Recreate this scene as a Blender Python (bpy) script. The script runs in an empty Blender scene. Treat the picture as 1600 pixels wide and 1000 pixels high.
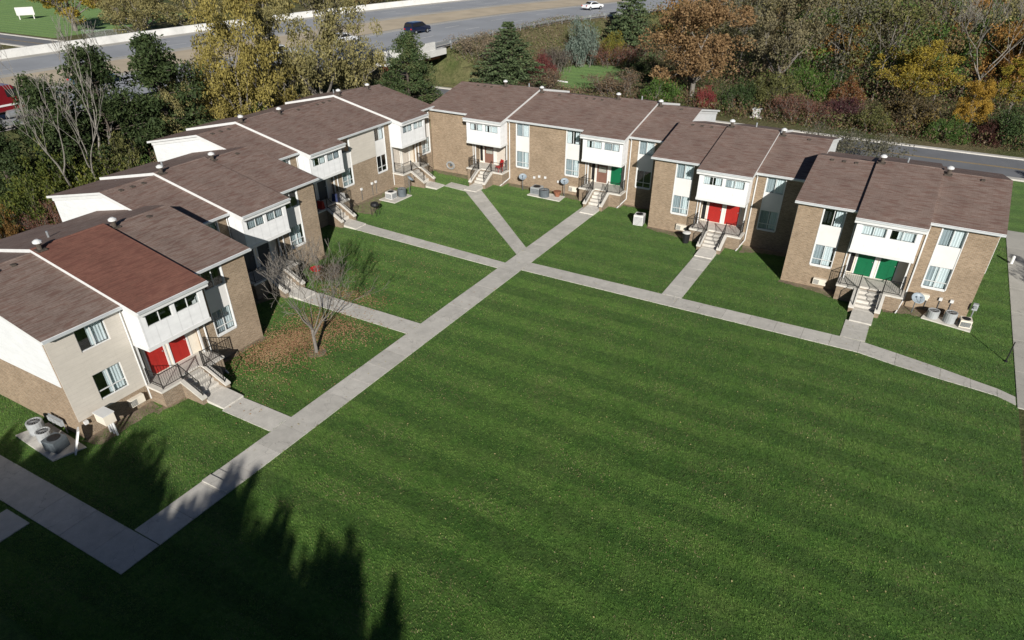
import bpy, math, random
import numpy as np
from mathutils import Vector, Matrix

scene = bpy.context.scene
COL = scene.collection
rad = math.radians

# ------------------------------------------------------------------ camera
cam_data = bpy.data.cameras.new('camera')
cam = bpy.data.objects.new('camera', cam_data)
COL.objects.link(cam)
CR = Vector((0.86652348, 0.49913203, -0.00206687))
CU = Vector((-0.28207437, 0.49310609, 0.8229705))
CF = Vector((-0.41179012, 0.71254025, -0.56808036))
mw = Matrix.Identity(4)
for i in range(3):
    mw[i][0], mw[i][1], mw[i][2] = CR[i], CU[i], -CF[i]
mw.translation = Vector((0, 0, 20))
cam.matrix_world = mw
cam_data.sensor_width = 36
cam_data.lens = 1054.12 / 1600 * 36
cam_data.shift_y = 100 / 1600
cam_data.clip_start = 0.5
cam_data.clip_end = 6000
scene.camera = cam

# ------------------------------------------------------------------ light
SUN_EL, SUN_AZ = 22.4, 145.5          # elevation, azimuth clockwise from +Y
world = bpy.data.worlds.new('World')
scene.world = world
world.use_nodes = True
wn = world.node_tree
wn.nodes.clear()
sky = wn.nodes.new('ShaderNodeTexSky')
sky.sky_type = 'NISHITA'
sky.sun_disc = False
sky.sun_elevation = rad(SUN_EL)
sky.sun_rotation = rad(SUN_AZ)
sky.air_density = 0.4
sky.dust_density = 0.05
bg = wn.nodes.new('ShaderNodeBackground')
bg.inputs['Strength'].default_value = 0.05
wo = wn.nodes.new('ShaderNodeOutputWorld')
wn.links.new(sky.outputs[0], bg.inputs[0])
wn.links.new(bg.outputs[0], wo.inputs[0])
sd = bpy.data.lights.new('sun', 'SUN')
sd.energy = 5.0
sd.angle = rad(0.5)
sd.color = (1.0, 0.965, 0.91)
sun = bpy.data.objects.new('sun', sd)
COL.objects.link(sun)
dirv = Vector((-math.sin(rad(SUN_AZ)) * math.cos(rad(SUN_EL)),
               -math.cos(rad(SUN_AZ)) * math.cos(rad(SUN_EL)), -math.sin(rad(SUN_EL))))
sun.rotation_euler = dirv.to_track_quat('-Z', 'Y').to_euler()
sun.location = (30, -40, 60)

scene.view_settings.view_transform = 'Standard'
scene.view_settings.look = 'None'
scene.view_settings.gamma = 1
scene.view_settings.exposure = 0.45
scene.view_settings.use_curve_mapping = False
scene.render.engine = 'CYCLES'
scene.cycles.max_bounces = 6
scene.cycles.transparent_max_bounces = 12

# ------------------------------------------------------------------ materials
def new_mat(name):
    m = bpy.data.materials.new(name)
    m.use_nodes = True
    nt = m.node_tree
    b = nt.nodes['Principled BSDF']
    return m, nt, b

def setin(b, k, v):
    if k in b.inputs:
        b.inputs[k].default_value = v

def mixc(nt, fac, a, b, mode='MIX'):
    n = nt.nodes.new('ShaderNodeMix')
    n.data_type = 'RGBA'
    n.blend_type = mode
    def put(sock, v):
        if hasattr(v, 'is_output') or isinstance(v, bpy.types.NodeSocket):
            nt.links.new(v, sock)
        elif isinstance(v, (int, float)):
            sock.default_value = v
        else:
            sock.default_value = (*v, 1)
    put(n.inputs[0], fac)
    put(n.inputs[6], a)
    put(n.inputs[7], b)
    return n.outputs[2]

def coords(nt, kind='Object', scale=(1, 1, 1)):
    t = nt.nodes.new('ShaderNodeTexCoord')
    mp = nt.nodes.new('ShaderNodeMapping')
    mp.inputs['Scale'].default_value = scale
    nt.links.new(t.outputs[kind], mp.inputs[0])
    return mp.outputs[0]

def noise(nt, vec, scale, detail=4, rough=0.6, lo=0.3, hi=0.7):
    n = nt.nodes.new('ShaderNodeTexNoise')
    n.inputs['Scale'].default_value = scale
    n.inputs['Detail'].default_value = detail
    n.inputs['Roughness'].default_value = rough
    nt.links.new(vec, n.inputs['Vector'])
    r = nt.nodes.new('ShaderNodeMapRange')
    r.inputs[1].default_value = lo
    r.inputs[2].default_value = hi
    nt.links.new(n.outputs[0], r.inputs[0])
    return r.outputs[0]

def bump(nt, b, h, strength=0.3, dist=0.02):
    n = nt.nodes.new('ShaderNodeBump')
    n.inputs['Strength'].default_value = strength
    n.inputs['Distance'].default_value = dist
    nt.links.new(h, n.inputs['Height'])
    nt.links.new(n.outputs[0], b.inputs['Normal'])

def plain(name, col, rough=0.6, var=0.12, scale=3.0, metal=0.0, spec=0.3, bumpy=0.0):
    m, nt, b = new_mat(name)
    v = coords(nt)
    n = noise(nt, v, scale, 5)
    c = mixc(nt, n, tuple(x * (1 - var) for x in col), tuple(min(1, x * (1 + var)) for x in col))
    nt.links.new(c, b.inputs['Base Color'])
    b.inputs['Roughness'].default_value = rough
    b.inputs['Metallic'].default_value = metal
    setin(b, 'Specular IOR Level', spec)
    if bumpy:
        bump(nt, b, noise(nt, v, scale * 8, 4), bumpy)
    return m

def mat_brick(name, c1, c2, mortar):
    m, nt, b = new_mat(name)
    uv = coords(nt, 'UV')
    t = nt.nodes.new('ShaderNodeTexBrick')
    t.offset = 0.5
    t.inputs['Scale'].default_value = 1.0
    t.inputs['Brick Width'].default_value = 0.21
    t.inputs['Row Height'].default_value = 0.075
    t.inputs['Mortar Size'].default_value = 0.009
    t.inputs['Mortar Smooth'].default_value = 0.2
    t.inputs['Bias'].default_value = 0.0
    t.inputs['Color1'].default_value = (*c1, 1)
    t.inputs['Color2'].default_value = (*c2, 1)
    t.inputs['Mortar'].default_value = (*mortar, 1)
    nt.links.new(uv, t.inputs['Vector'])
    n = noise(nt, uv, 0.7, 5)
    c = mixc(nt, n, (0.86, 0.84, 0.8), (1.12, 1.1, 1.06))
    n2 = noise(nt, coords(nt, 'UV', (4.8, 13.3, 1)), 1.0, 1, 0.5, 0.25, 0.75)
    c2_ = mixc(nt, n2, (0.86, 0.85, 0.84), (1.14, 1.13, 1.12))
    o = mixc(nt, 1.0, t.outputs[0], c, 'MULTIPLY')
    o = mixc(nt, 1.0, o, c2_, 'MULTIPLY')
    nt.links.new(o, b.inputs['Base Color'])
    b.inputs['Roughness'].default_value = 0.9
    setin(b, 'Specular IOR Level', 0.15)
    inv = nt.nodes.new('ShaderNodeMath')
    inv.operation = 'SUBTRACT'
    inv.inputs[0].default_value = 1
    nt.links.new(t.outputs['Fac'], inv.inputs[1])
    bump(nt, b, inv.outputs[0], 0.6, 0.012)
    return m

def mat_shingle(name, a, bcol, streak):
    m, nt, b = new_mat(name)
    uv = coords(nt, 'UV')
    t = nt.nodes.new('ShaderNodeTexBrick')
    t.offset = 0.37
    t.inputs['Scale'].default_value = 1.0
    t.inputs['Brick Width'].default_value = 0.34
    t.inputs['Row Height'].default_value = 0.145
    t.inputs['Mortar Size'].default_value = 0.006
    t.inputs['Bias'].default_value = 0.1
    t.inputs['Color1'].default_value = (*a, 1)
    t.inputs['Color2'].default_value = (*bcol, 1)
    t.inputs['Mortar'].default_value = (*[x * 0.55 for x in a], 1)
    nt.links.new(uv, t.inputs['Vector'])
    s = noise(nt, coords(nt, 'UV', (1.1, 6.5, 1)), 1.0, 3, 0.55, 0.5, 0.6)
    o = mixc(nt, s, t.outputs[0], streak)
    w = noise(nt, coords(nt, 'UV', (1, 1, 1)), 0.55, 6, 0.65)
    wc = mixc(nt, w, (0.82, 0.8, 0.8), (1.14, 1.13, 1.12))
    o = mixc(nt, 1.0, o, wc, 'MULTIPLY')
    nt.links.new(o, b.inputs['Base Color'])
    b.inputs['Roughness'].default_value = 0.88
    setin(b, 'Specular IOR Level', 0.25)
    bump(nt, b, t.outputs['Fac'], 0.5, -0.015)
    return m

def mat_siding(name, col, pitch=0.2, vertical=False, var=0.05):
    m, nt, b = new_mat(name)
    uv = nt.nodes.new('ShaderNodeTexCoord')
    sp = nt.nodes.new('ShaderNodeSeparateXYZ')
    nt.links.new(uv.outputs['UV'], sp.inputs[0])
    d = nt.nodes.new('ShaderNodeMath')
    d.operation = 'DIVIDE'
    d.inputs[1].default_value = pitch
    nt.links.new(sp.outputs[0 if vertical else 1], d.inputs[0])
    fr = nt.nodes.new('ShaderNodeMath')
    fr.operation = 'FRACT'
    nt.links.new(d.outputs[0], fr.inputs[0])
    n = noise(nt, coords(nt, 'UV', (1.2, 3, 1)), 1.0, 6, 0.65)
    c = mixc(nt, n, tuple(x * (1 - var * 1.6) for x in col), tuple(min(.9, x * (1 + var)) for x in col))
    # faint rain streaks
    st = noise(nt, coords(nt, 'UV', (9, 0.5, 1)), 1.0, 3, 0.5, 0.56, 0.85)
    stm = nt.nodes.new('ShaderNodeMath'); stm.operation = 'MULTIPLY'; stm.inputs[1].default_value = 0.4
    nt.links.new(st, stm.inputs[0])
    c = mixc(nt, stm.outputs[0], c, tuple(x * 0.75 for x in col))
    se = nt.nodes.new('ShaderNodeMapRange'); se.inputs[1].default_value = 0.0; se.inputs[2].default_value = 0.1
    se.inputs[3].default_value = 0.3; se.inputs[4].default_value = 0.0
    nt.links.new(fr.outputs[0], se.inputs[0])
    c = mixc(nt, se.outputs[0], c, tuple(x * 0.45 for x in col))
    nt.links.new(c, b.inputs['Base Color'])
    b.inputs['Roughness'].default_value = 0.5
    setin(b, 'Specular IOR Level', 0.3)
    bump(nt, b, fr.outputs[0], 0.5, 0.02)
    return m

def mat_glass():
    m = bpy.data.materials.new('window_glass')
    m.use_nodes = True
    nt = m.node_tree
    nt.nodes.clear()
    tr = nt.nodes.new('ShaderNodeBsdfTransparent')
    tr.inputs[0].default_value = (0.93, 0.955, 0.96, 1)
    gl = nt.nodes.new('ShaderNodeBsdfGlossy')
    gl.inputs['Roughness'].default_value = 0.03
    lw = nt.nodes.new('ShaderNodeLayerWeight')
    pw = nt.nodes.new('ShaderNodeMath'); pw.operation = 'POWER'; pw.inputs[1].default_value = 3.0
    nt.links.new(lw.outputs['Facing'], pw.inputs[0])
    fr = nt.nodes.new('ShaderNodeMapRange')
    fr.inputs[3].default_value = 0.06; fr.inputs[4].default_value = 0.8
    nt.links.new(pw.outputs[0], fr.inputs[0])
    mx = nt.nodes.new('ShaderNodeMixShader')
    o = nt.nodes.new('ShaderNodeOutputMaterial')
    nt.links.new(fr.outputs[0], mx.inputs[0])
    nt.links.new(tr.outputs[0], mx.inputs[1])
    nt.links.new(gl.outputs[0], mx.inputs[2])
    nt.links.new(mx.outputs[0], o.inputs[0])
    return m

def mat_curtain(name, a, bcol, fold=0.11):
    m, nt, b = new_mat(name)
    v = coords(nt, 'UV', (1 / fold, 0.35, 1))
    n = noise(nt, v, 1.0, 2, 0.5, 0.3, 0.7)
    c = mixc(nt, n, a, bcol)
    nt.links.new(c, b.inputs['Base Color'])
    b.inputs['Roughness'].default_value = 0.9
    bump(nt, b, n, 0.5, 0.03)
    return m

def mat_leaf(name, cols, trans=0.28):
    m = bpy.data.materials.new(name)
    m.use_nodes = True
    nt = m.node_tree
    b = nt.nodes['Principled BSDF']
    g = nt.nodes.new('ShaderNodeNewGeometry')
    r = nt.nodes.new('ShaderNodeValToRGB')
    r.color_ramp.interpolation = 'LINEAR'
    els = r.color_ramp.elements
    while len(els) < len(cols):
        els.new(0.5)
    for i, c in enumerate(cols):
        els[i].position = i / (len(cols) - 1)
        els[i].color = (*c, 1)
    # large-scale clump variation so that whole boughs differ in tone
    n = noise(nt, coords(nt, 'Object'), 0.55, 2, 0.5, 0.25, 0.75)
    ad = nt.nodes.new('ShaderNodeMix'); ad.data_type = 'FLOAT'
    ad.inputs[0].default_value = 0.5
    nt.links.new(g.outputs['Random Per Island'], ad.inputs[2])
    nt.links.new(n, ad.inputs[3])
    nt.links.new(ad.outputs[0], r.inputs[0])
    nt.links.new(r.outputs[0], b.inputs['Base Color'])
    b.inputs['Roughness'].default_value = 0.7
    setin(b, 'Specular IOR Level', 0.2)
    t = nt.nodes.new('ShaderNodeBsdfTranslucent')
    nt.links.new(r.outputs[0], t.inputs[0])
    mx = nt.nodes.new('ShaderNodeMixShader')
    mx.inputs[0].default_value = trans
    o = nt.nodes['Material Output']
    nt.links.new(b.outputs[0], mx.inputs[1])
    nt.links.new(t.outputs[0], mx.inputs[2])
    nt.links.new(mx.outputs[0], o.inputs[0])
    return m

def mat_lawn():
    m, nt, b = new_mat('mown_lawn')
    v = coords(nt)
    sp = nt.nodes.new('ShaderNodeSeparateXYZ')
    nt.links.new(v, sp.inputs[0])
    # mowing lanes run along X; the edge of each lane wanders a little
    wob = noise(nt, v, 0.16, 3, 0.5, 0.0, 1.0)
    wm = nt.nodes.new('ShaderNodeMath'); wm.operation = 'MULTIPLY'; wm.inputs[1].default_value = 0.35
    nt.links.new(wob, wm.inputs[0])
    ya = nt.nodes.new('ShaderNodeMath'); ya.operation = 'ADD'
    nt.links.new(sp.outputs[1], ya.inputs[0]); nt.links.new(wm.outputs[0], ya.inputs[1])
    ys = nt.nodes.new('ShaderNodeMath'); ys.operation = 'MULTIPLY'; ys.inputs[1].default_value = 2 * math.pi / 2.35
    nt.links.new(ya.outputs[0], ys.inputs[0])
    sn = nt.nodes.new('ShaderNodeMath'); sn.operation = 'SINE'
    nt.links.new(ys.outputs[0], sn.inputs[0])
    st = nt.nodes.new('ShaderNodeMapRange')
    st.inputs[1].default_value = -0.2; st.inputs[2].default_value = 0.2
    nt.links.new(sn.outputs[0], st.inputs[0])
    brk = noise(nt, coords(nt, 'Object', (0.10, 0.35, 1)), 1.0, 3, 0.6, 0.2, 0.55)
    sm = nt.nodes.new('ShaderNodeMath'); sm.operation = 'MULTIPLY'
    nt.links.new(st.outputs[0], sm.inputs[0]); nt.links.new(brk, sm.inputs[1])
    fine = noise(nt, v, 7.0, 8, 0.8, 0.30, 0.70)
    clump = noise(nt, v, 2.3, 6, 0.75, 0.34, 0.66)
    mid = noise(nt, v, 0.8, 6, 0.7, 0.36, 0.64)
    big = noise(nt, v, 0.10, 4, 0.6, 0.3, 0.7)
    c = mixc(nt, fine, (0.018, 0.052, 0.008), (0.076, 0.168, 0.029))
    c2 = mixc(nt, fine, (0.028, 0.066, 0.011), (0.110, 0.178, 0.046))
    c = mixc(nt, mid, c, c2)
    c = mixc(nt, 1.0, c, mixc(nt, clump, (0.62, 0.64, 0.64), (1.34, 1.32, 1.26)), 'MULTIPLY')
    o = mixc(nt, sm.outputs[0], (0.80, 0.83, 0.84), (1.2, 1.16, 1.12))
    c = mixc(nt, 1.0, c, o, 'MULTIPLY')
    o2 = mixc(nt, big, (0.84, 0.92, 0.88), (1.2, 1.12, 1.1))
    c = mixc(nt, 1.0, c, o2, 'MULTIPLY')
    dry = noise(nt, v, 0.42, 8, 0.78, 0.55, 0.8)
    dm = nt.nodes.new('ShaderNodeMath'); dm.operation = 'MULTIPLY'; dm.inputs[1].default_value = 0.55
    nt.links.new(dry, dm.inputs[0])
    c = mixc(nt, dm.outputs[0], c, mixc(nt, fine, (0.07, 0.085, 0.028), (0.17, 0.175, 0.075)))
    nt.links.new(c, b.inputs['Base Color'])
    b.inputs['Roughness'].default_value = 0.85
    setin(b, 'Specular IOR Level', 0.12)
    setin(b, 'Sheen Weight', 0.12)
    setin(b, 'Sheen Tint', (0.7, 1.0, 0.45, 1))
    bump(nt, b, fine, 0.7, 0.05)
    return m

def mat_ground():
    m, nt, b = new_mat('rough_ground')
    v = coords(nt)
    a = noise(nt, v, 0.09, 6, 0.65, 0.35, 0.65)
    f = noise(nt, v, 2.4, 6, 0.75, 0.3, 0.7)
    g = mixc(nt, f, (0.045, 0.075, 0.02), (0.11, 0.13, 0.045))
    d = mixc(nt, f, (0.10, 0.085, 0.045), (0.24, 0.20, 0.11))
    c = mixc(nt, a, g, d)
    nt.links.new(c, b.inputs['Base Color'])
    b.inputs['Roughness'].default_value = 0.95
    setin(b, 'Specular IOR Level', 0.1)
    bump(nt, b, f, 0.9, 0.2)
    return m

def mat_concrete(name, col, scale=1.5):
    m, nt, b = new_mat(name)
    v = coords(nt)
    a = noise(nt, v, scale, 6, 0.7, 0.3, 0.7)
    f = noise(nt, v, 26, 3, 0.7, 0.25, 0.75)
    c = mixc(nt, a, tuple(x * 0.84 for x in col), tuple(x * 1.1 for x in col))
    c = mixc(nt, 1.0, c, mixc(nt, f, (0.9, 0.9, 0.9), (1.07, 1.07, 1.07)), 'MULTIPLY')
    stn = noise(nt, v, 0.5, 7, 0.7, 0.58, 0.8)
    sm = nt.nodes.new('ShaderNodeMath'); sm.operation = 'MULTIPLY'; sm.inputs[1].default_value = 0.6
    nt.links.new(stn, sm.inputs[0])
    c = mixc(nt, sm.outputs[0], c, tuple(x * 0.55 for x in col))
    vo = nt.nodes.new('ShaderNodeTexVoronoi'); vo.feature = 'DISTANCE_TO_EDGE'; vo.inputs['Scale'].default_value = 0.33
    wv_ = nt.nodes.new('ShaderNodeVectorMath'); wv_.operation = 'ADD'
    wn_ = nt.nodes.new('ShaderNodeTexNoise'); wn_.inputs['Scale'].default_value = 1.7; wn_.inputs['Detail'].default_value = 5
    nt.links.new(v, wn_.inputs['Vector']); nt.links.new(v, wv_.inputs[0]); nt.links.new(wn_.outputs[1], wv_.inputs[1])
    nt.links.new(wv_.outputs[0], vo.inputs['Vector'])
    cr = nt.nodes.new('ShaderNodeMapRange'); cr.inputs[1].default_value = 0.0; cr.inputs[2].default_value = 0.006
    cr.inputs[3].default_value = 0.5; cr.inputs[4].default_value = 0.0
    nt.links.new(vo.outputs['Distance'], cr.inputs[0])
    c = mixc(nt, cr.outputs[0], c, tuple(x * 0.35 for x in col))
    oi = nt.nodes.new('ShaderNodeObjectInfo')
    c = mixc(nt, 1.0, c, mixc(nt, oi.outputs['Random'], (0.91, 0.91, 0.90), (1.05, 1.05, 1.04)), 'MULTIPLY')
    nt.links.new(c, b.inputs['Base Color'])
    b.inputs['Roughness'].default_value = 0.9
    setin(b, 'Specular IOR Level', 0.15)
    bump(nt, b, f, 0.3, 0.01)
    return m

M = {}
M['brick'] = mat_brick('tan_brick', (0.292, 0.218, 0.150), (0.215, 0.156, 0.104), (0.305, 0.275, 0.228))
M['brickdark'] = mat_brick('porch_brick', (0.265, 0.20, 0.142), (0.185, 0.135, 0.093), (0.27, 0.247, 0.21))
M['shingle'] = mat_shingle('brown_shingles', (0.186, 0.134, 0.111), (0.220, 0.164, 0.138), (0.158, 0.098, 0.079))
M['shingle_old'] = mat_shingle('faded_shingles', (0.180, 0.132, 0.109), (0.215, 0.163, 0.138), (0.152, 0.096, 0.077))
M['shingle_red'] = mat_shingle('red_brown_shingles', (0.205, 0.092, 0.066), (0.172, 0.080, 0.058), (0.145, 0.062, 0.046))
M['white_siding'] = mat_siding('white_siding', (0.65, 0.655, 0.65), 0.2)
M['box_siding'] = mat_siding('white_panel_siding', (0.66, 0.66, 0.655), 0.61, True, 0.06)
M['beige_siding'] = mat_siding('beige_siding', (0.50, 0.46, 0.40), 0.2)
M['trim'] = plain('white_trim', (0.58, 0.58, 0.565), 0.45, 0.06, 2)
M['cream_trim'] = plain('cream_trim', (0.66, 0.60, 0.50), 0.5, 0.08, 2)
M['gutter'] = plain('gutter_metal', (0.56, 0.58, 0.58), 0.4, 0.08, 2)
M['panel'] = plain('spandrel_panel', (0.60, 0.585, 0.56), 0.5, 0.05, 1.2)
M['glass'] = mat_glass()
M['curtain_white'] = mat_curtain('white_curtain', (0.58, 0.63, 0.64), (0.74, 0.77, 0.77))
M['curtain_grey'] = mat_curtain('grey_blind', (0.27, 0.31, 0.33), (0.36, 0.40, 0.42), 0.09)
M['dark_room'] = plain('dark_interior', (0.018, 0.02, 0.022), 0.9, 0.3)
M['door_red'] = plain('red_door', (0.30, 0.018, 0.014), 0.45, 0.06, 2)
M['door_green'] = plain('green_door', (0.004, 0.105, 0.042), 0.45, 0.08, 2)
M['door_brown'] = plain('brown_door', (0.165, 0.085, 0.062), 0.5, 0.1, 2)
M['door_tan'] = plain('tan_door', (0.48, 0.43, 0.37), 0.5, 0.06, 2)
M['door_navy'] = plain('dark_door', (0.05, 0.055, 0.06), 0.5, 0.06, 2)
M['black_metal'] = plain('black_railing_metal', (0.018, 0.017, 0.016), 0.5, 0.2, 5)
M['concrete'] = mat_concrete('walk_concrete', (0.51, 0.485, 0.44))
M['concrete_light'] = mat_concrete('porch_concrete', (0.56, 0.53, 0.48), 2.5)
M['concrete_drive'] = mat_concrete('drive_concrete', (0.44, 0.42, 0.375), 0.5)
M['lawn'] = mat_lawn()
M['ground'] = mat_ground()
M['dirt'] = plain('bare_soil', (0.20, 0.155, 0.11), 0.95, 0.35, 1.5, bumpy=0.8)
M['asphalt'] = plain('old_asphalt', (0.16, 0.165, 0.175), 0.9, 0.12, 0.35, bumpy=0.2)
M['asphalt_hw'] = plain('highway_asphalt', (0.30, 0.31, 0.325), 0.85, 0.12, 0.15, bumpy=0.2)
M['shoulder'] = plain('pale_shoulder', (0.40, 0.38, 0.34), 0.9, 0.12, 0.3)
M['median'] = plain('dry_median', (0.46, 0.385, 0.28), 0.95, 0.15, 0.25)
M['barrier'] = mat_concrete('barrier_concrete', (0.62, 0.61, 0.58), 0.4)
M['yellow_paint'] = plain('yellow_line', (0.42, 0.27, 0.07), 0.8, 0.2, 2)
M['white_paint'] = plain('white_line', (0.58, 0.58, 0.56), 0.8, 0.15, 2)
M['galv'] = plain('galvanised_steel', (0.40, 0.42, 0.43), 0.4, 0.15, 4, 0.6)
M['grey_plastic'] = plain('grey_plastic', (0.30, 0.31, 0.31), 0.5, 0.1, 4)
M['dark_grey'] = plain('dark_grey_metal', (0.09, 0.105, 0.115), 0.5, 0.15, 4)
M['near_black'] = plain('near_black', (0.012, 0.012, 0.013), 0.6, 0.2, 4)
M['dish'] = plain('dish_grey_blue', (0.24, 0.28, 0.31), 0.45, 0.06, 4)
M['bark'] = plain('grey_bark', (0.165, 0.148, 0.128), 0.9, 0.3, 6, bumpy=0.6)
M['bark_pale'] = plain('pale_bark', (0.20, 0.183, 0.158), 0.9, 0.22, 4, bumpy=0.5)
M['bark_dark'] = plain('dark_bark', (0.075, 0.06, 0.048), 0.95, 0.3, 6, bumpy=0.6)
M['red_plastic'] = plain('red_plastic', (0.42, 0.02, 0.02), 0.4, 0.08, 3)
M['blue_cloth'] = plain('blue_cloth', (0.03, 0.04, 0.10), 0.8, 0.2, 4)
M['wood'] = plain('brown_wood', (0.16, 0.085, 0.05), 0.7, 0.2, 5)
M['rust'] = plain('rusty_steel', (0.22, 0.09, 0.05), 0.8, 0.25, 5)

LEAF = {
    'yellow': [(0.12, 0.105, 0.03), (0.26, 0.215, 0.06), (0.38, 0.31, 0.09)],
    'olive': [(0.1008, 0.0952, 0.0392), (0.2128, 0.1904, 0.0784), (0.3472, 0.2968, 0.1176)],
    'pine': [(0.016, 0.026, 0.010), (0.036, 0.056, 0.018), (0.075, 0.095, 0.032)],
    'pinelight': [(0.025, 0.045, 0.018), (0.055, 0.085, 0.03), (0.13, 0.12, 0.05)],
    'spruce': [(0.028, 0.046, 0.022), (0.068, 0.098, 0.042), (0.14, 0.17, 0.075)],
    'tan': [(0.13, 0.10, 0.065), (0.22, 0.17, 0.11), (0.30, 0.24, 0.16)],
    'red': [(0.085, 0.024, 0.022), (0.14, 0.042, 0.038), (0.19, 0.085, 0.065)],
    'crimson': [(0.12, 0.022, 0.022), (0.22, 0.04, 0.042), (0.24, 0.09, 0.05)],
    'brown': [(0.0743, 0.0486, 0.0324), (0.1485, 0.1013, 0.0648), (0.2565, 0.189, 0.108)],
    'juniper': [(0.055, 0.085, 0.065), (0.12, 0.155, 0.125), (0.20, 0.23, 0.18)],
    'yellowgreen': [(0.05, 0.07, 0.015), (0.17, 0.16, 0.03), (0.32, 0.22, 0.03)],
    'redbrown': [(0.0675, 0.0351, 0.027), (0.1418, 0.0621, 0.0459), (0.216, 0.135, 0.0743)],
    'darkbush': [(0.0473, 0.0378, 0.0324), (0.1013, 0.081, 0.0675), (0.1755, 0.1485, 0.108)],
    'oak': [(0.12, 0.072, 0.032), (0.235, 0.145, 0.068), (0.33, 0.225, 0.11)],
    'green': [(0.025, 0.05, 0.012), (0.07, 0.13, 0.025), (0.14, 0.20, 0.04)],
    'green2': [(0.027, 0.0567, 0.0162), (0.0675, 0.1215, 0.027), (0.1485, 0.2025, 0.0473)],
    'darkgreen': [(0.0189, 0.0351, 0.0135), (0.0459, 0.0743, 0.0243), (0.0945, 0.1283, 0.0405)],
    'olive2': [(0.0432, 0.0486, 0.0189), (0.1148, 0.1188, 0.0405), (0.216, 0.2025, 0.0607)],
    'wood1': [(0.0743, 0.0675, 0.0405), (0.162, 0.1418, 0.081), (0.27, 0.2295, 0.1148)],
    'wood2': [(0.0675, 0.0567, 0.0297), (0.1553, 0.1148, 0.054), (0.297, 0.189, 0.0675)],
    'orange': [(0.11, 0.05, 0.022), (0.20, 0.085, 0.035), (0.24, 0.14, 0.055)],
    'purple': [(0.035, 0.014, 0.016), (0.075, 0.03, 0.034), (0.11, 0.06, 0.05)],
    'gold': [(0.12, 0.10, 0.018), (0.29, 0.22, 0.035), (0.42, 0.32, 0.055)],
    'gold2': [(0.12, 0.11, 0.018), (0.28, 0.23, 0.03), (0.44, 0.34, 0.05)],
    'amber': [(0.16, 0.10, 0.02), (0.36, 0.22, 0.035), (0.48, 0.32, 0.055)],
    'rust': [(0.112, 0.056, 0.0179), (0.2464, 0.1288, 0.0336), (0.3584, 0.2016, 0.056)],
    'brownmix': [(0.0473, 0.0351, 0.0216), (0.0945, 0.0743, 0.0378), (0.324, 0.2295, 0.054)],
    'maroon': [(0.03, 0.012, 0.010), (0.065, 0.025, 0.02), (0.10, 0.05, 0.03)],
    'greytwig': [(0.0675, 0.0648, 0.0459), (0.1148, 0.1107, 0.0743), (0.1755, 0.162, 0.108)],
    'greenyellow': [(0.025, 0.042, 0.010), (0.08, 0.10, 0.02), (0.20, 0.19, 0.035)],
    'rustmix': [(0.05, 0.04, 0.016), (0.16, 0.085, 0.025), (0.27, 0.13, 0.035)],
}
for k, v in LEAF.items():
    M['leaf_' + k] = mat_leaf('foliage_' + k, v, 0.12 if k in ('pine', 'spruce', 'pinelight', 'juniper') else 0.28)

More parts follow.
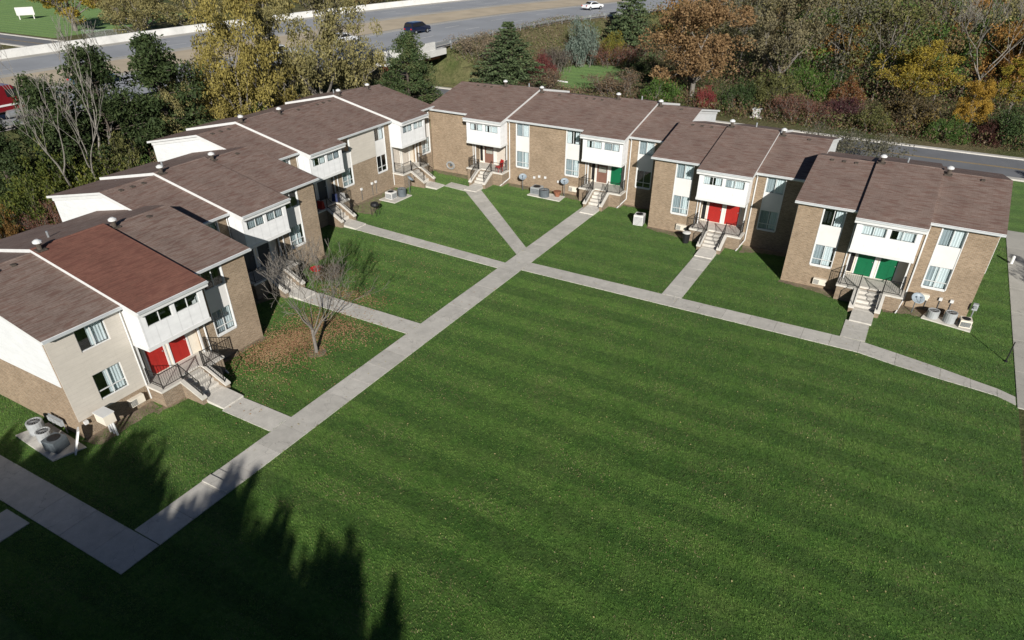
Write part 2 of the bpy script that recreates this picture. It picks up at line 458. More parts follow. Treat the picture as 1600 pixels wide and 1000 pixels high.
# ------------------------------------------------------------------ mesh helpers
class MB:
    def __init__(self):
        self.v, self.f, self.m = [], [], []

    def poly(self, pts, m=0):
        i = len(self.v)
        self.v += [tuple(p) for p in pts]
        self.f.append(tuple(range(i, i + len(pts))))
        self.m.append(m)

    def box(self, x0, x1, y0, y1, z0, z1, m=0):
        p = [(x0, y0, z0), (x1, y0, z0), (x1, y1, z0), (x0, y1, z0),
             (x0, y0, z1), (x1, y0, z1), (x1, y1, z1), (x0, y1, z1)]
        i = len(self.v)
        self.v += p
        for q in ((0, 3, 2, 1), (4, 5, 6, 7), (0, 1, 5, 4), (1, 2, 6, 5), (2, 3, 7, 6), (3, 0, 4, 7)):
            self.f.append(tuple(i + k for k in q))
            self.m.append(m)

    def hexa(self, bottom, top, m=0):
        """8-corner solid, bottom and top listed counter-clockwise seen from above."""
        i = len(self.v)
        self.v += [tuple(p) for p in bottom] + [tuple(p) for p in top]
        for q in ((0, 3, 2, 1), (4, 5, 6, 7), (0, 1, 5, 4), (1, 2, 6, 5), (2, 3, 7, 6), (3, 0, 4, 7)):
            self.f.append(tuple(i + k for k in q))
            self.m.append(m)

    def tube(self, p0, p1, r0, r1=None, n=6, m=0, caps=True):
        r1 = r0 if r1 is None else r1
        p0, p1 = Vector(p0), Vector(p1)
        d = (p1 - p0)
        if d.length < 1e-6:
            return
        d.normalize()
        a = d.orthogonal().normalized()
        b = d.cross(a)
        i = len(self.v)
        for k in range(n):
            t = 2 * math.pi * k / n
            o = a * math.cos(t) + b * math.sin(t)
            self.v.append(tuple(p0 + o * r0))
            self.v.append(tuple(p1 + o * r1))
        for k in range(n):
            k2 = (k + 1) % n
            self.f.append((i + 2 * k, i + 2 * k2, i + 2 * k2 + 1, i + 2 * k + 1))
            self.m.append(m)
        if caps:
            self.f.append(tuple(i + 2 * k for k in reversed(range(n))))
            self.m.append(m)
            self.f.append(tuple(i + 2 * k + 1 for k in range(n)))
            self.m.append(m)

    def path(self, pts, r, n=6, m=0):
        for a, b in zip(pts[:-1], pts[1:]):
            self.tube(a, b, r, r, n, m)

    def lathe(self, c, prof, n=14, m=0):
        """prof: list of (radius, z) from bottom to top, about a vertical axis at c."""
        i = len(self.v)
        for r, z in prof:
            for k in range(n):
                t = 2 * math.pi * k / n
                self.v.append((c[0] + r * math.cos(t), c[1] + r * math.sin(t), c[2] + z))
        for j in range(len(prof) - 1):
            for k in range(n):
                k2 = (k + 1) % n
                self.f.append((i + j * n + k, i + j * n + k2, i + (j + 1) * n + k2, i + (j + 1) * n + k))
                self.m.append(m)
        self.f.append(tuple(i + k for k in reversed(range(n)))); self.m.append(m)
        self.f.append(tuple(i + (len(prof) - 1) * n + k for k in range(n))); self.m.append(m)

    def extrude_profile(self, prof, x0, x1, mats, side_m=0):
        """prof: closed list of (y, z), one material per edge; extruded along x."""
        n = len(prof)
        i = len(self.v)
        for y, z in prof:
            self.v.append((x0, y, z))
            self.v.append((x1, y, z))
        for k in range(n):
            k2 = (k + 1) % n
            self.f.append((i + 2 * k, i + 2 * k + 1, i + 2 * k2 + 1, i + 2 * k2))
            self.m.append(mats[k])
        self.f.append(tuple(i + 2 * k for k in range(n))); self.m.append(side_m)
        self.f.append(tuple(i + 2 * k + 1 for k in reversed(range(n)))); self.m.append(side_m)

    def wall(self, x0, x1, z0, z1, y, holes=(), reveal=0.14, m=0, rim=0.0):
        """wall facing -y with rectangular openings; reveal goes back into +y."""
        xs = sorted({x0, x1, *[h[0] for h in holes], *[h[1] for h in holes]})
        zs = sorted({z0, z1, *[h[2] for h in holes], *[h[3] for h in holes]})
        xs = [x for x in xs if x0 <= x <= x1]
        zs = [z for z in zs if z0 <= z <= z1]
        for a, b in zip(xs[:-1], xs[1:]):
            for c, d in zip(zs[:-1], zs[1:]):
                cx, cz = (a + b) / 2, (c + d) / 2
                if any(h[0] < cx < h[1] and h[2] < cz < h[3] for h in holes):
                    continue
                self.poly([(a, y, c), (b, y, c), (b, y, d), (a, y, d)], m)
        for a, b, c, d in holes:
            a, b, c, d = max(a, x0), min(b, x1), max(c, z0), min(d, z1)
            if a >= b or c >= d:
                continue
            yr = y + reveal
            self.poly([(a, y, c), (a, yr, c), (b, yr, c), (b, y, c)], m)
            self.poly([(a, y, d), (b, y, d), (b, yr, d), (a, yr, d)], m)
            self.poly([(a, y, c), (a, y, d), (a, yr, d), (a, yr, c)], m)
            self.poly([(b, y, c), (b, yr, c), (b, yr, d), (b, y, d)], m)
        if rim:
            yr = y + rim
            self.poly([(x0, y, z0), (x0, yr, z0), (x1, yr, z0), (x1, y, z0)], m)
            self.poly([(x0, y, z1), (x1, y, z1), (x1, yr, z1), (x0, yr, z1)], m)
            self.poly([(x0, y, z0), (x0, y, z1), (x0, yr, z1), (x0, yr, z0)], m)
            self.poly([(x1, y, z0), (x1, yr, z0), (x1, yr, z1), (x1, y, z1)], m)

    def mesh(self, name, mats, smooth=False, uv=True):
        me = bpy.data.meshes.new(name)
        me.from_pydata(self.v, [], self.f)
        for mt in mats:
            me.materials.append(M[mt] if isinstance(mt, str) else mt)
        me.polygons.foreach_set('material_index', self.m)
        if smooth:
            me.polygons.foreach_set('use_smooth', [True] * len(self.f))
        me.update()
        if uv:
            ul = me.uv_layers.new(name='UVMap')
            vs = me.vertices
            for p in me.polygons:
                nx, ny, nz = (abs(c) for c in p.normal)
                for li in p.loop_indices:
                    co = vs[me.loops[li].vertex_index].co
                    if nz > 0.7:
                        ul.data[li].uv = (co.x, co.y)
                    elif nx > ny:
                        ul.data[li].uv = (co.y, co.z)
                    else:
                        ul.data[li].uv = (co.x, co.z)
        return me

    def build(self, name, mats, parent=None, smooth=False, uv=True):
        if isinstance(mats, str):
            mats = [mats]
        return link(name, self.mesh(name, mats, smooth, uv), parent)

def link(name, me, parent=None):
    o = bpy.data.objects.new(name, me)
    COL.objects.link(o)
    if parent:
        o.parent = parent
    return o

def empty(name, loc=(0, 0, 0), rz=0.0):
    o = bpy.data.objects.new(name, None)
    o.empty_display_size = 0.3
    COL.objects.link(o)
    o.location = loc
    o.rotation_euler = (0, 0, rz)
    return o

def tag(o, label, cat, group=None):
    o['label'] = label
    o['category'] = cat
    if group:
        o['group'] = group
    return o

def structure(o):
    o['kind'] = 'structure'
    return o

def stuff(o, label=None, cat=None):
    o['kind'] = 'stuff'
    if label:
        o['label'] = label
    if cat:
        o['category'] = cat
    return o

# ------------------------------------------------------------------ terrain
HZ = 5.0                       # height of the highway above the courtyard
def h_far(y):
    return -107.0 + max(0.0, y - 56) ** 2 * 0.0013 if y < 150 else -95.5 + (y - 150) * 0.24

def h_near(y):
    t = min(1.0, max(0.0, (y - 48) / 34.0))
    x = -68.0 + 6.6 * t * t * (3 - 2 * t)
    if y > 95:
        x += (min(y, 145) - 95) ** 2 * 0.0046
    if y > 145:
        x += (y - 145) * 0.46
    return x

def hx(y, off):
    """x across the highway: off runs from -17.9 (far barrier) to 19.6 (near rail)"""
    s = (off + 17.9) / 37.5
    return h_far(y) + (h_near(y) - h_far(y)) * s

def hc(y):
    return hx(y, 0.0)

def terrain(x, y):
    d = max(x - (h_near(y) + 0.6), (h_far(y) - 0.6) - x, 0.0)
    z = HZ - d / 1.45
    z = min(z, (abs(y - 80.8) - 4.9) * 1.3)
    return max(z, 0.0)

def build_ground():
    xs = [-3000, -1200, -600, -350] + list(np.arange(-260, -110, 5.0)) + list(np.arange(-110, -40, 1.5)) + \
         list(np.arange(-40, 80, 8.0)) + [120, 250, 600, 1500, 3000]
    ys = [-2000, -600, -150, -60] + list(np.arange(-20, 60, 5.0)) + list(np.arange(60, 100, 1.25)) + \
         list(np.arange(100, 270, 5.0)) + [350, 600, 1200, 4000]
    rng = random.Random(4)
    v = []
    for y in ys:
        for x in xs:
            z = terrain(x, y)
            if z > 0.05 and z < HZ - 0.1:
                z += rng.uniform(-0.15, 0.15)
            z = min(z, HZ - 0.1)
            v.append((x, y, z - 0.02))
    nx = len(xs)
    f = []
    for j in range(len(ys) - 1):
        for i in range(nx - 1):
            f.append((j * nx + i, j * nx + i + 1, (j + 1) * nx + i + 1, (j + 1) * nx + i))
    me = bpy.data.meshes.new('ground')
    me.from_pydata(v, [], f)
    me.materials.append(M['ground'])
    me.update()
    structure(link('ground', me))

build_ground()

def sheet(name, pts, z, mat, sub=None):
    mb = MB()
    mb.poly([(p[0], p[1], z) for p in pts])
    return structure(mb.build(name, mat))

sheet('lawn', [(-53, -30), (8.3, -30), (8.3, 62.4), (24, 62.4), (24, 76.6), (-50, 76.6), (-53, 60)], 0.0, 'lawn')

def blob(name, pts, z, mat, seed=0, amp=0.18, step=0.35):
    """sheet with an uneven edge"""
    rng = random.Random(seed)
    out = []
    n = len(pts)
    for k in range(n):
        a, b = Vector(pts[k]), Vector(pts[(k + 1) % n])
        L = (b - a).length
        m = max(1, int(L / step))
        nrm = Vector((-(b - a).y, (b - a).x)).normalized() if L > 0 else Vector((0, 0))
        for i in range(m):
            p = a + (b - a) * (i / m) + nrm * rng.uniform(-amp, amp)
            out.append((p.x, p.y))
    return sheet(name, out, z, mat)

# ------------------------------------------------------------------ walks
WALKQ = []
def slab_walk(name, pts_left, pts_right, label, step=1.5, z=0.035, mat='concrete', gap=0.007, seed=1):
    """pts_left / pts_right: matching polylines of the two edges; cut into slabs of about `step`."""
    root = empty(name, (0, 0, 0))
    structure(root)
    root['label'] = label
    rng = random.Random(seed)
    for k in range(len(pts_left) - 1):
        a0, a1 = Vector(pts_left[k]), Vector(pts_left[k + 1])
        b0, b1 = Vector(pts_right[k]), Vector(pts_right[k + 1])
        WALKQ.append([tuple(a0), tuple(b0), tuple(b1), tuple(a1)])
        L = ((a1 - a0).length + (b1 - b0).length) / 2
        n = max(1, round(L / step))
        for i in range(n):
            t0, t1 = i / n + gap / L, (i + 1) / n - gap / L
            c = [a0.lerp(a1, t0), b0.lerp(b1, t0), b0.lerp(b1, t1), a0.lerp(a1, t1)]
            ar = sum(c[q].x * c[(q + 1) % 4].y - c[(q + 1) % 4].x * c[q].y for q in range(4))
            if ar < 0:
                c.reverse()
            zz = [z + rng.uniform(-0.006, 0.006) for _ in range(4)]
            mb = MB()
            mb.hexa([(p.x, p.y, -0.1) for p in c], [(p.x, p.y, q) for p, q in zip(c, zz)])
            mb.build('paving_slab', mat, root)
    # dark joint bed under the slabs
    mb = MB()
    for k in range(len(pts_left) - 1):
        mb.poly([(*pts_left[k], 0.008), (*pts_right[k], 0.008), (*pts_right[k + 1], 0.008), (*pts_left[k + 1], 0.008)])
    mb.build('joint_bed', 'dirt', root)
    return root

slab_walk('main_walk', [(-22.4, 8.75), (-22.4, 51.2)], [(-20.85, 8.75), (-20.85, 51.2)],
          'long straight concrete walk across the courtyard', 1.55, seed=2)
slab_walk('cross_walk',
          [(-20.84, 38.75), (0.7, 38.7), (2.6, 38.3), (4.8, 37.8), (6.2, 37.4), (7.4, 37.1), (8.2, 36.7)],
          [(-20.84, 37.4), (0.7, 37.35), (2.6, 36.95), (4.8, 36.65), (6.2, 36.5), (7.4, 36.35), (8.2, 35.9)],
          'concrete walk in front of the right row of houses', 1.5, seed=3)
slab_walk('south_walk', [(-46, 8.5), (-20.85, 8.72)], [(-46, 6.9), (-20.85, 7.1)],
          'concrete walk crossing the tree shadow at the lower left', 1.9, seed=4)
slab_walk('side_walk', [(-28.0, 6.88), (-28.0, -8)], [(-26.4, 6.9), (-26.4, -8)],
          'concrete walk leaving the lower left corner', 1.9, seed=5)
slab_walk('branch_walk', [(-22.41, 17.25), (-25.74, 17.25)], [(-22.41, 15.95), (-25.74, 15.95)],
          'short concrete walk to the nearest red doors', 1.4, seed=6)
slab_walk('branch_walk', [(-22.41, 27.85), (-30.64, 27.85)], [(-22.41, 26.5), (-30.64, 26.5)],
          'concrete walk running beside the leafless courtyard tree', 1.5, seed=7)
slab_walk('branch_walk', [(-22.41, 37.85), (-35.64, 38.65)], [(-22.41, 36.85), (-35.64, 37.4)],
          'concrete walk to the cluttered porch in the left row', 1.5, seed=8)
slab_walk('diagonal_walk', [(-22.41, 40.9), (-32.3, 50.3)], [(-22.41, 39.5), (-33.2, 49.2)],
          'diagonal concrete walk to the corner of the courtyard', 1.5, seed=9)
slab_walk('branch_walk', [(-33.2, 49.2), (-35.64, 49.45)], [(-32.3, 50.3), (-35.64, 50.6)],
          'stub of concrete walk at the end of the diagonal walk', 1.5, seed=10)
slab_walk('branch_walk', [(-11.2, 38.76), (-11.2, 46.6)], [(-9.9, 38.76), (-9.9, 46.6)],
          'concrete walk to the red doors of the right row', 1.5, seed=11)
slab_walk('branch_walk', [(-0.42, 38.76), (-0.42, 41.0)], [(0.92, 38.76), (0.92, 41.0)],
          'concrete walk to the pair of green doors', 1.4, seed=12)
# two low steps on the main walk at its shaded end
mb = MB()
mb.box(-22.38, -20.87, 12.0, 12.45, 0.0, 0.10)
mb.box(-22.38, -20.87, 12.455, 12.9, 0.0, 0.06)
structure(mb.build('walk_step', 'concrete'))

drive = empty('driveway', (0, 0, 0))
structure(drive)
for iy, y0 in enumerate(np.arange(35.7, 62.0, 3.8)):
    for ix, x0 in enumerate((8.25, 12.1, 15.95, 19.8)):
        mb = MB()
        mb.box(x0 + 0.012, x0 + 3.84, y0 + 0.012, min(y0 + 3.79, 62.3), -0.1, 0.03)
        mb.build('paving_slab', 'concrete_drive', drive)

# ------------------------------------------------------------------ roads
road = MB(); road.poly([(-400, 77.4, 0.012), (120, 77.4, 0.012), (120, 84.4, 0.012), (-400, 84.4, 0.012)])
structure(road.build('back_road', 'asphalt'))
for ya, yb in ((76.7, 77.4), (84.4, 85.0)):
    mb = MB(); mb.box(-400, 120, ya, yb, -0.1, 0.12)
    structure(mb.build('kerb', 'concrete'))
mb = MB()
for dy in (-0.12, 0.12):
    mb.poly([(-400, 80.85 + dy - 0.05, 0.017), (120, 80.85 + dy - 0.05, 0.017), (120, 80.85 + dy + 0.05, 0.017), (-400, 80.85 + dy + 0.05, 0.017)])
structure(mb.build('road_marking', 'yellow_paint'))

def ribbon(name, o0, o1, z, mat, y0=-60.0, y1=330.0, step=6.0, parent=None):
    mb = MB()
    ys = list(np.arange(y0, y1 + step * 0.5, step))
    for a, b in zip(ys[:-1], ys[1:]):
        mb.poly([(hx(a, o0), a, z), (hx(a, o1), a, z), (hx(b, o1), b, z), (hx(b, o0), b, z)])
    return structure(mb.build(name, mat, parent))

ribbon('highway', -17.6, 19.4, HZ - 0.06, 'shoulder')
ribbon('highway_lanes', -15.6, -6.2, HZ - 0.04, 'asphalt_hw')
ribbon('highway_lanes', 5.6, 16.8, HZ - 0.04, 'asphalt_hw')
ribbon('highway_median', -4.4, 4.2, HZ - 0.03, 'median')
for off in (-15.4, -6.4, 5.8, 16.6):
    ribbon('lane_marking', off - 0.08, off + 0.08, HZ - 0.028, 'white_paint')
for off in (-12.4, -9.3, 9.3, 12.9):
    mb = MB()
    for a in np.arange(-40, 320, 12.0):
        b = a + 3.6
        mb.poly([(hx(a, off - 0.09), a, HZ - 0.028), (hx(a, off + 0.09), a, HZ - 0.028), (hx(b, off + 0.09), b, HZ - 0.028), (hx(b, off - 0.09), b, HZ - 0.028)])
    st_ = structure(mb.build('lane_marking', 'white_paint'))

mb = MB()
ys = list(np.arange(-40, 260.1, 4.0))
for a, b in zip(ys[:-1], ys[1:]):
    xa, xb = h_far(a), h_far(b)
    mb.hexa([(xa - .5, a, HZ - .2), (xa + .5, a, HZ - .2), (xb + .5, b, HZ - .2), (xb - .5, b, HZ - .2)],
            [(xa - .2, a, HZ + 0.9), (xa + .2, a, HZ + 0.9), (xb + .2, b, HZ + 0.9), (xb - .2, b, HZ + 0.9)])
tag(mb.build('concrete_barrier', 'barrier'), 'long pale concrete barrier along the far edge of the highway', 'barrier')

BX, BY = hc(80.8), 80.8
bridge = empty('highway_bridge', (BX, BY, 0))
ys = [74.6, 77.5, 80.8, 84, 87.0]
mb = MB()
for a, b in zip(ys[:-1], ys[1:]):
    x0a, x1a, x0b, x1b = h_far(a) - .6 - BX, h_near(a) + .5 - BX, h_far(b) - .6 - BX, h_near(b) + .5 - BX
    mb.hexa([(x0a, a - BY, HZ - .85), (x1a, a - BY, HZ - .85), (x1b, b - BY, HZ - .85), (x0b, b - BY, HZ - .85)],
            [(x0a, a - BY, HZ - .08), (x1a, a - BY, HZ - .08), (x1b, b - BY, HZ - .08), (x0b, b - BY, HZ - .08)])
mb.build('deck', 'barrier', bridge)
mb = MB()
ys2 = [73.5, 77, 81, 84.6]
for a, b in zip(ys2[:-1], ys2[1:]):
    xa, xb = h_near(a) - BX, h_near(b) - BX
    mb.hexa([(xa, a - BY, HZ - .079), (xa + .35, a - BY, HZ - .079), (xb + .35, b - BY, HZ - .079), (xb, b - BY, HZ - .079)],
            [(xa, a - BY, HZ + .95), (xa + .35, a - BY, HZ + .95), (xb + .35, b - BY, HZ + .95), (xb, b - BY, HZ + .95)])
mb.build('parapet', 'barrier', bridge)
for k in range(8):
    mb = MB()
    o = h_far(80.8) - BX + 1.0 + k * 6.1
    mb.box(o, o + 0.5, -6.1, 6.1, HZ - 1.5, HZ - .851)
    mb.build('girder', 'rust', bridge)
for s in (-1, 1):
    mb = MB()
    mb.box(h_far(80.8) - BX + 4.0, h_near(80.8) - BX - 5.0, min(s * 5.2, s * 6.15), max(s * 5.2, s * 6.15), -0.5, HZ - .852)
    mb.build('abutment', 'barrier', bridge)
tag(bridge, 'highway bridge with pale parapet over the back road', 'bridge')

def guard_rail(y0, y1, label):
    ox, oy, oz = h_near(y0), y0, HZ - 0.1
    root = empty('guard_rail', (ox, oy, oz))
    mb = MB()
    ys = list(np.arange(y0, y1, 3.8))
    for a, b in zip(ys[:-1], ys[1:]):
        xa, xb = h_near(a) - ox, h_near(b) - ox
        mb.hexa([(xa - 0.04, a - oy, 0.42), (xa + 0.04, a - oy, 0.42), (xb + 0.04, b - oy, 0.42), (xb - 0.04, b - oy, 0.42)],
                [(xa - 0.04, a - oy, 0.74), (xa + 0.04, a - oy, 0.74), (xb + 0.04, b - oy, 0.74), (xb - 0.04, b - oy, 0.74)])
    mb.build('rail', 'galv', root)
    pm = MB(); pm.box(-0.07, 0.07, -0.07, 0.07, -0.3, 0.72)
    pme = pm.mesh('post', ['galv'])
    for a in ys:
        p = link('post', pme, root)
        p.location = (h_near(a) - ox + 0.12, a - oy, 0)
    tag(root, label, 'guard rail', 'highway guard rails')

guard_rail(85.0, 215, 'steel guard rail along the near edge of the highway')
guard_rail(20, 70, 'steel guard rail on the highway behind the left row of trees')

# ------------------------------------------------------------------ houses
PITCH = 0.205
DEPTH = 11.6
LEN = 10.85
EAVE = 5.5
HALF = DEPTH / 2
def roof_z(w):
    return EAVE + PITCH * (w + 0.4) if w <= HALF else EAVE + PITCH * (DEPTH + 0.4 - w)

def add_window(parent, x0, x1, z0, z1, y, transom=None, curtain='split', seed=0, fr=0.036):
    """sliding window; y is the outer face of the wall, glass sits a little behind."""
    mb = MB()
    yf, yb = y + 0.02, y + 0.09
    mb.box(x0, x1, yf, yb, z0, z0 + fr)
    mb.box(x0, x1, yf, yb, z1 - fr, z1)
    mb.box(x0, x0 + fr, yf, yb, z0 + fr, z1 - fr)
    mb.box(x1 - fr, x1, yf, yb, z0 + fr, z1 - fr)
    xm = (x0 + x1) / 2
    mb.box(xm - fr / 2, xm + fr / 2, yf + 0.01, yb, z0 + fr, z1 - fr)
    if transom:
        mb.box(x0 + fr, xm - fr / 2, yf + 0.012, yb, transom - fr / 2, transom + fr / 2)
        mb.box(xm + fr / 2, x1 - fr, yf + 0.012, yb, transom - fr / 2, transom + fr / 2)
    w = mb.build('window', 'trim', parent)
    for a, b in ((x0 + fr, xm - fr / 2), (xm + fr / 2, x1 - fr)):
        g = MB()
        g.box(a, b, y + 0.05, y + 0.06, z0 + fr, z1 - fr)
        g.build('pane', 'glass', w)
    yc = y + 0.16
    rng = random.Random(seed)
    def cur(a, b, mt):
        c = MB()
        n = max(3, int((b - a) / 0.07))
        for k in range(n):
            xa, xb = a + (b - a) * k / n, a + (b - a) * (k + 1) / n
            ya = yc + (0.025 if k % 2 else 0) + rng.uniform(0, 0.01)
            yb2 = yc + (0 if k % 2 else 0.025) + rng.uniform(0, 0.01)
            c.poly([(xa, ya, z0 + 0.02), (xb, yb2, z0 + 0.02), (xb, yb2, z1 - 0.02), (xa, ya, z1 - 0.02)])
        c.build('curtain', mt, w)
    if curtain == 'split':
        f_ = x0 + (x1 - x0) * rng.choice((0.3, 0.42, 0.5, 0.55, 0.62))
        kind = rng.random()
        if kind < 0.7:
            cur(x0 + 0.02, f_ - 0.02, 'curtain_grey')
        elif kind < 0.85:
            cur(x0 + 0.02, x0 + (f_ - x0) * 0.5, 'curtain_white')
        cur(f_, x1 - rng.choice((0.02, 0.02, 0.16)), 'curtain_white')
    elif curtain == 'white':
        cur(x0 + 0.02, x1 - 0.02, 'curtain_white')
    elif curtain == 'grey':
        cur(x0 + 0.02, x1 - 0.02, 'curtain_grey')
    elif curtain == 'right':
        cur(xm + 0.1, x1 - 0.02, 'curtain_white')
    elif curtain == 'twothird':
        cur(x0 + (x1 - x0) * 0.4, x1 - 0.02, 'curtain_white')
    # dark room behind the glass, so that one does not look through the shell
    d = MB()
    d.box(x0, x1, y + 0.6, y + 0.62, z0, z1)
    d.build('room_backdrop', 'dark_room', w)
    return w

def add_strip(root, x0, x1, dz, cur_up, cur_lo, seed):
    """tall framed strip: window, plain panel, window."""
    mb = MB()
    t = 0.05
    mb.box(x0, x0 + t, -0.025, 0.09, 1.45 + dz, 5.2 + dz)
    mb.box(x1 - t, x1, -0.025, 0.09, 1.45 + dz, 5.2 + dz)
    mb.box(x0 + t, x1 - t, -0.025, 0.09, 1.38 + dz, 1.47 + dz)
    mb.build('window_surround', 'trim', root)
    p = MB()
    p.box(x0 + t, x1 - t, 0.01, 0.07, 2.86 + dz, 4.1 + dz)
    p.build('spandrel_panel', 'panel', root)
    add_window(root, x0 + t, x1 - t, 4.1 + dz, 5.2 + dz, 0, None, cur_up, seed)
    add_window(root, x0 + t, x1 - t, 1.47 + dz, 2.86 + dz, 0, 1.88 + dz, cur_lo, seed + 50)

def add_railing(parent, pts, h=0.85, gap=0.11, name='railing', posts=None, r=0.016):
    mb = MB()
    for a, b in zip(pts[:-1], pts[1:]):
        a, b = Vector(a), Vector(b)
        up = Vector((0, 0, h))
        mb.tube(a + up, b + up, r * 1.35, n=4)
        mb.tube(a + Vector((0, 0, 0.09)), b + Vector((0, 0, 0.09)), r, n=4)
        L = (b - a).length
        n = max(1, int(L / gap))
        for k in range(1, n):
            p = a.lerp(b, k / n)
            mb.tube(p + Vector((0, 0, 0.09)), p + up, 0.009, n=4, caps=False)
    for p in pts:
        p = Vector(p)
        mb.tube(p, p + Vector((0, 0, h + 0.06)), r * 1.6, n=4)
    return mb.build(name, 'black_metal', parent, uv=False)

def add_door(root, x0, x1, z0, z1, y, kind):
    mb = MB()
    if kind in ('red', 'green', 'tan', 'navy'):
        mb.box(x0, x1, y, y + 0.05, z0, z1)
        d = mb.build('door', 'door_' + kind, root)
        # pressed panels, standing a little proud of the leaf
        for zb, zt in ((0.2, 0.95), (1.1, 1.85)):
            for s in (0, 1):
                w2 = (x1 - x0) / 2
                p = MB()
                p.box(x0 + s * w2 + 0.1, x0 + s * w2 + w2 - 0.07, y - 0.012, y, z0 + zb, z0 + zt)
                p.build('door_panel', 'door_' + kind, d)
    else:
        mb.box(x0, x1, y, y + 0.05, z0, z0 + 0.85)
        mb.box(x0, x0 + 0.12, y, y + 0.05, z0 + 0.85, z1)
        mb.box(x1 - 0.12, x1, y, y + 0.05, z0 + 0.85, z1)
        mb.box(x0 + 0.12, x1 - 0.12, y, y + 0.05, z1 - 0.15, z1)
        mb.box(x0 + 0.12, x1 - 0.12, y + 0.005, y + 0.045, z0 + 1.35, z0 + 1.43)
        d = mb.build('storm_door', 'door_brown', root)
        g = MB(); g.box(x0 + 0.12, x1 - 0.12, y + 0.02, y + 0.03, z0 + 0.85, z1 - 0.15)
        g.build('pane', 'glass', d)
        g = MB(); g.box(x0 + 0.12, x1 - 0.12, y + 0.06, y + 0.08, z0 + 0.85, z1 - 0.15)
        g.build('inner_leaf', 'door_tan', d)
    hdl = MB()
    hdl.tube((x1 - 0.09, y - 0.05, z0 + 1.0), (x1 - 0.09, y, z0 + 1.0), 0.03, n=8)
    hdl.build('handle', 'galv', d)
    return d

def add_porch(root, u, dz, rc=0.9, rail=True):
    """raised porch with brick base, concrete cap, steps and black railings; u = left end of the entry."""
    top = 1.0 + dz
    p = empty('porch'); p.parent = root
    sx0, sx1 = u + 1.2, u + 2.4          # stair opening
    xl, xr = u - 0.1, u + 3.6
    yf = -1.15
    # base
    mb = MB()
    mb.box(xl, sx0, yf, 0.0, -0.4, top - 0.12)
    mb.box(sx1, xr, yf, 0.0, -0.4, top - 0.12)
    mb.box(sx0, sx1, -0.75, 0.0, -0.4, top - 0.12)
    mb.box(u + 0.02, u + 3.48, 0.0, rc, -0.4, top - 0.12)
    mb.build('brick_base', 'brickdark', p)
    s = MB()
    s.box(xl - 0.06, sx0, yf - 0.06, -0.001, top - 0.12, top)
    s.box(sx1, xr + 0.06, yf - 0.06, -0.001, top - 0.12, top)
    s.box(sx0, sx1, -0.78, -0.001, top - 0.12, top)
    s.box(u + 0.02, u + 3.48, 0.0, rc, top - 0.12, top)
    s.build('porch_slab', 'concrete_light', p)
    # wing walls along the steps with sloping concrete caps
    for a, b in ((sx0 - 0.26, sx0), (sx1, sx1 + 0.26)):
        w = MB()
        w.hexa([(a, -2.55, -0.4), (b, -2.55, -0.4), (b, yf - 0.061, -0.4), (a, yf - 0.061, -0.4)],
               [(a, -2.55, 0.30 + dz * 0.4), (b, -2.55, 0.30 + dz * 0.4), (b, yf - 0.061, top - 0.1), (a, yf - 0.061, top - 0.1)])
        w.build('wing_wall', 'brickdark', p)
        w = MB()
        z0, z1 = 0.30 + dz * 0.4, top - 0.1
        w.hexa([(a - 0.03, -2.6, z0 + 0.002), (b + 0.03, -2.6, z0 + 0.002), (b + 0.03, yf - 0.062, z1 + 0.002), (a - 0.03, yf - 0.062, z1 + 0.002)],
               [(a - 0.03, -2.6, z0 + 0.1), (b + 0.03, -2.6, z0 + 0.1), (b + 0.03, yf - 0.062, z1 + 0.1), (a - 0.03, yf - 0.062, z1 + 0.1)])
        w.build('wall_cap', 'concrete_light', p)
    n = 5
    for k in range(n):
        st = MB()
        zt = top - (top - 0.2) * (k + 1) / (n + 0.0)
        ya = -0.78 - 0.31 * k
        st.box(sx0 + 0.002, sx1 - 0.002, ya - 0.32, ya - 0.004 if k == 0 else ya - 0.012, -0.35, zt + 0.0)
        st.build('step', 'concrete_light', p)
    # sloping landing in front of the steps, two pieces with a low step between
    r = MB()
    r.hexa([(sx0 - 0.02, -3.75, -0.2), (sx1 + 0.02, -3.75, -0.2), (sx1 + 0.02, -2.35, -0.2), (sx0 - 0.02, -2.35, -0.2)],
           [(sx0 - 0.02, -3.75, 0.11), (sx1 + 0.02, -3.75, 0.11), (sx1 + 0.02, -2.35, 0.19), (sx0 - 0.02, -2.35, 0.19)])
    r.build('landing', 'concrete_light', p)
    if rail:
        z = top
        add_railing(p, [(u + 0.05, -0.1, z), (u + 0.05, yf + 0.06, z), (sx0 - 0.06, yf + 0.06, z)])
        add_railing(p, [(u + 3.5, -0.1, z), (u + 3.5, yf + 0.06, z), (sx1 + 0.06, yf + 0.06, z)])
        for x in (sx0 - 0.08, sx1 + 0.08):
            add_railing(p, [(x, yf - 0.02, z), (x, -2.45, 0.42 + dz * 0.4)])
    return p

def add_roof_vent(root, u, w, zoff, big=True):
    z = roof_z(w) + zoff
    mb = MB()
    if big:
        mb.lathe((u, w, z), [(0.12, -0.15), (0.12, 0.36)], 10, 0)
        mb.lathe((u, w, z), [(0.14, 0.365), (0.21, 0.38), (0.21, 0.46), (0.08, 0.54)], 12, 1)
        mb.box(u - 0.22, u + 0.22, w - 0.22, w + 0.22, z - 0.02, z + 0.05, 0)
        return mb.build('roof_vent', ['bark_dark', 'trim'], root)
    mb.lathe((u, w, z), [(0.06, -0.1), (0.06, 0.32)], 8, 0)
    return mb.build('vent_pipe', ['galv'], root)

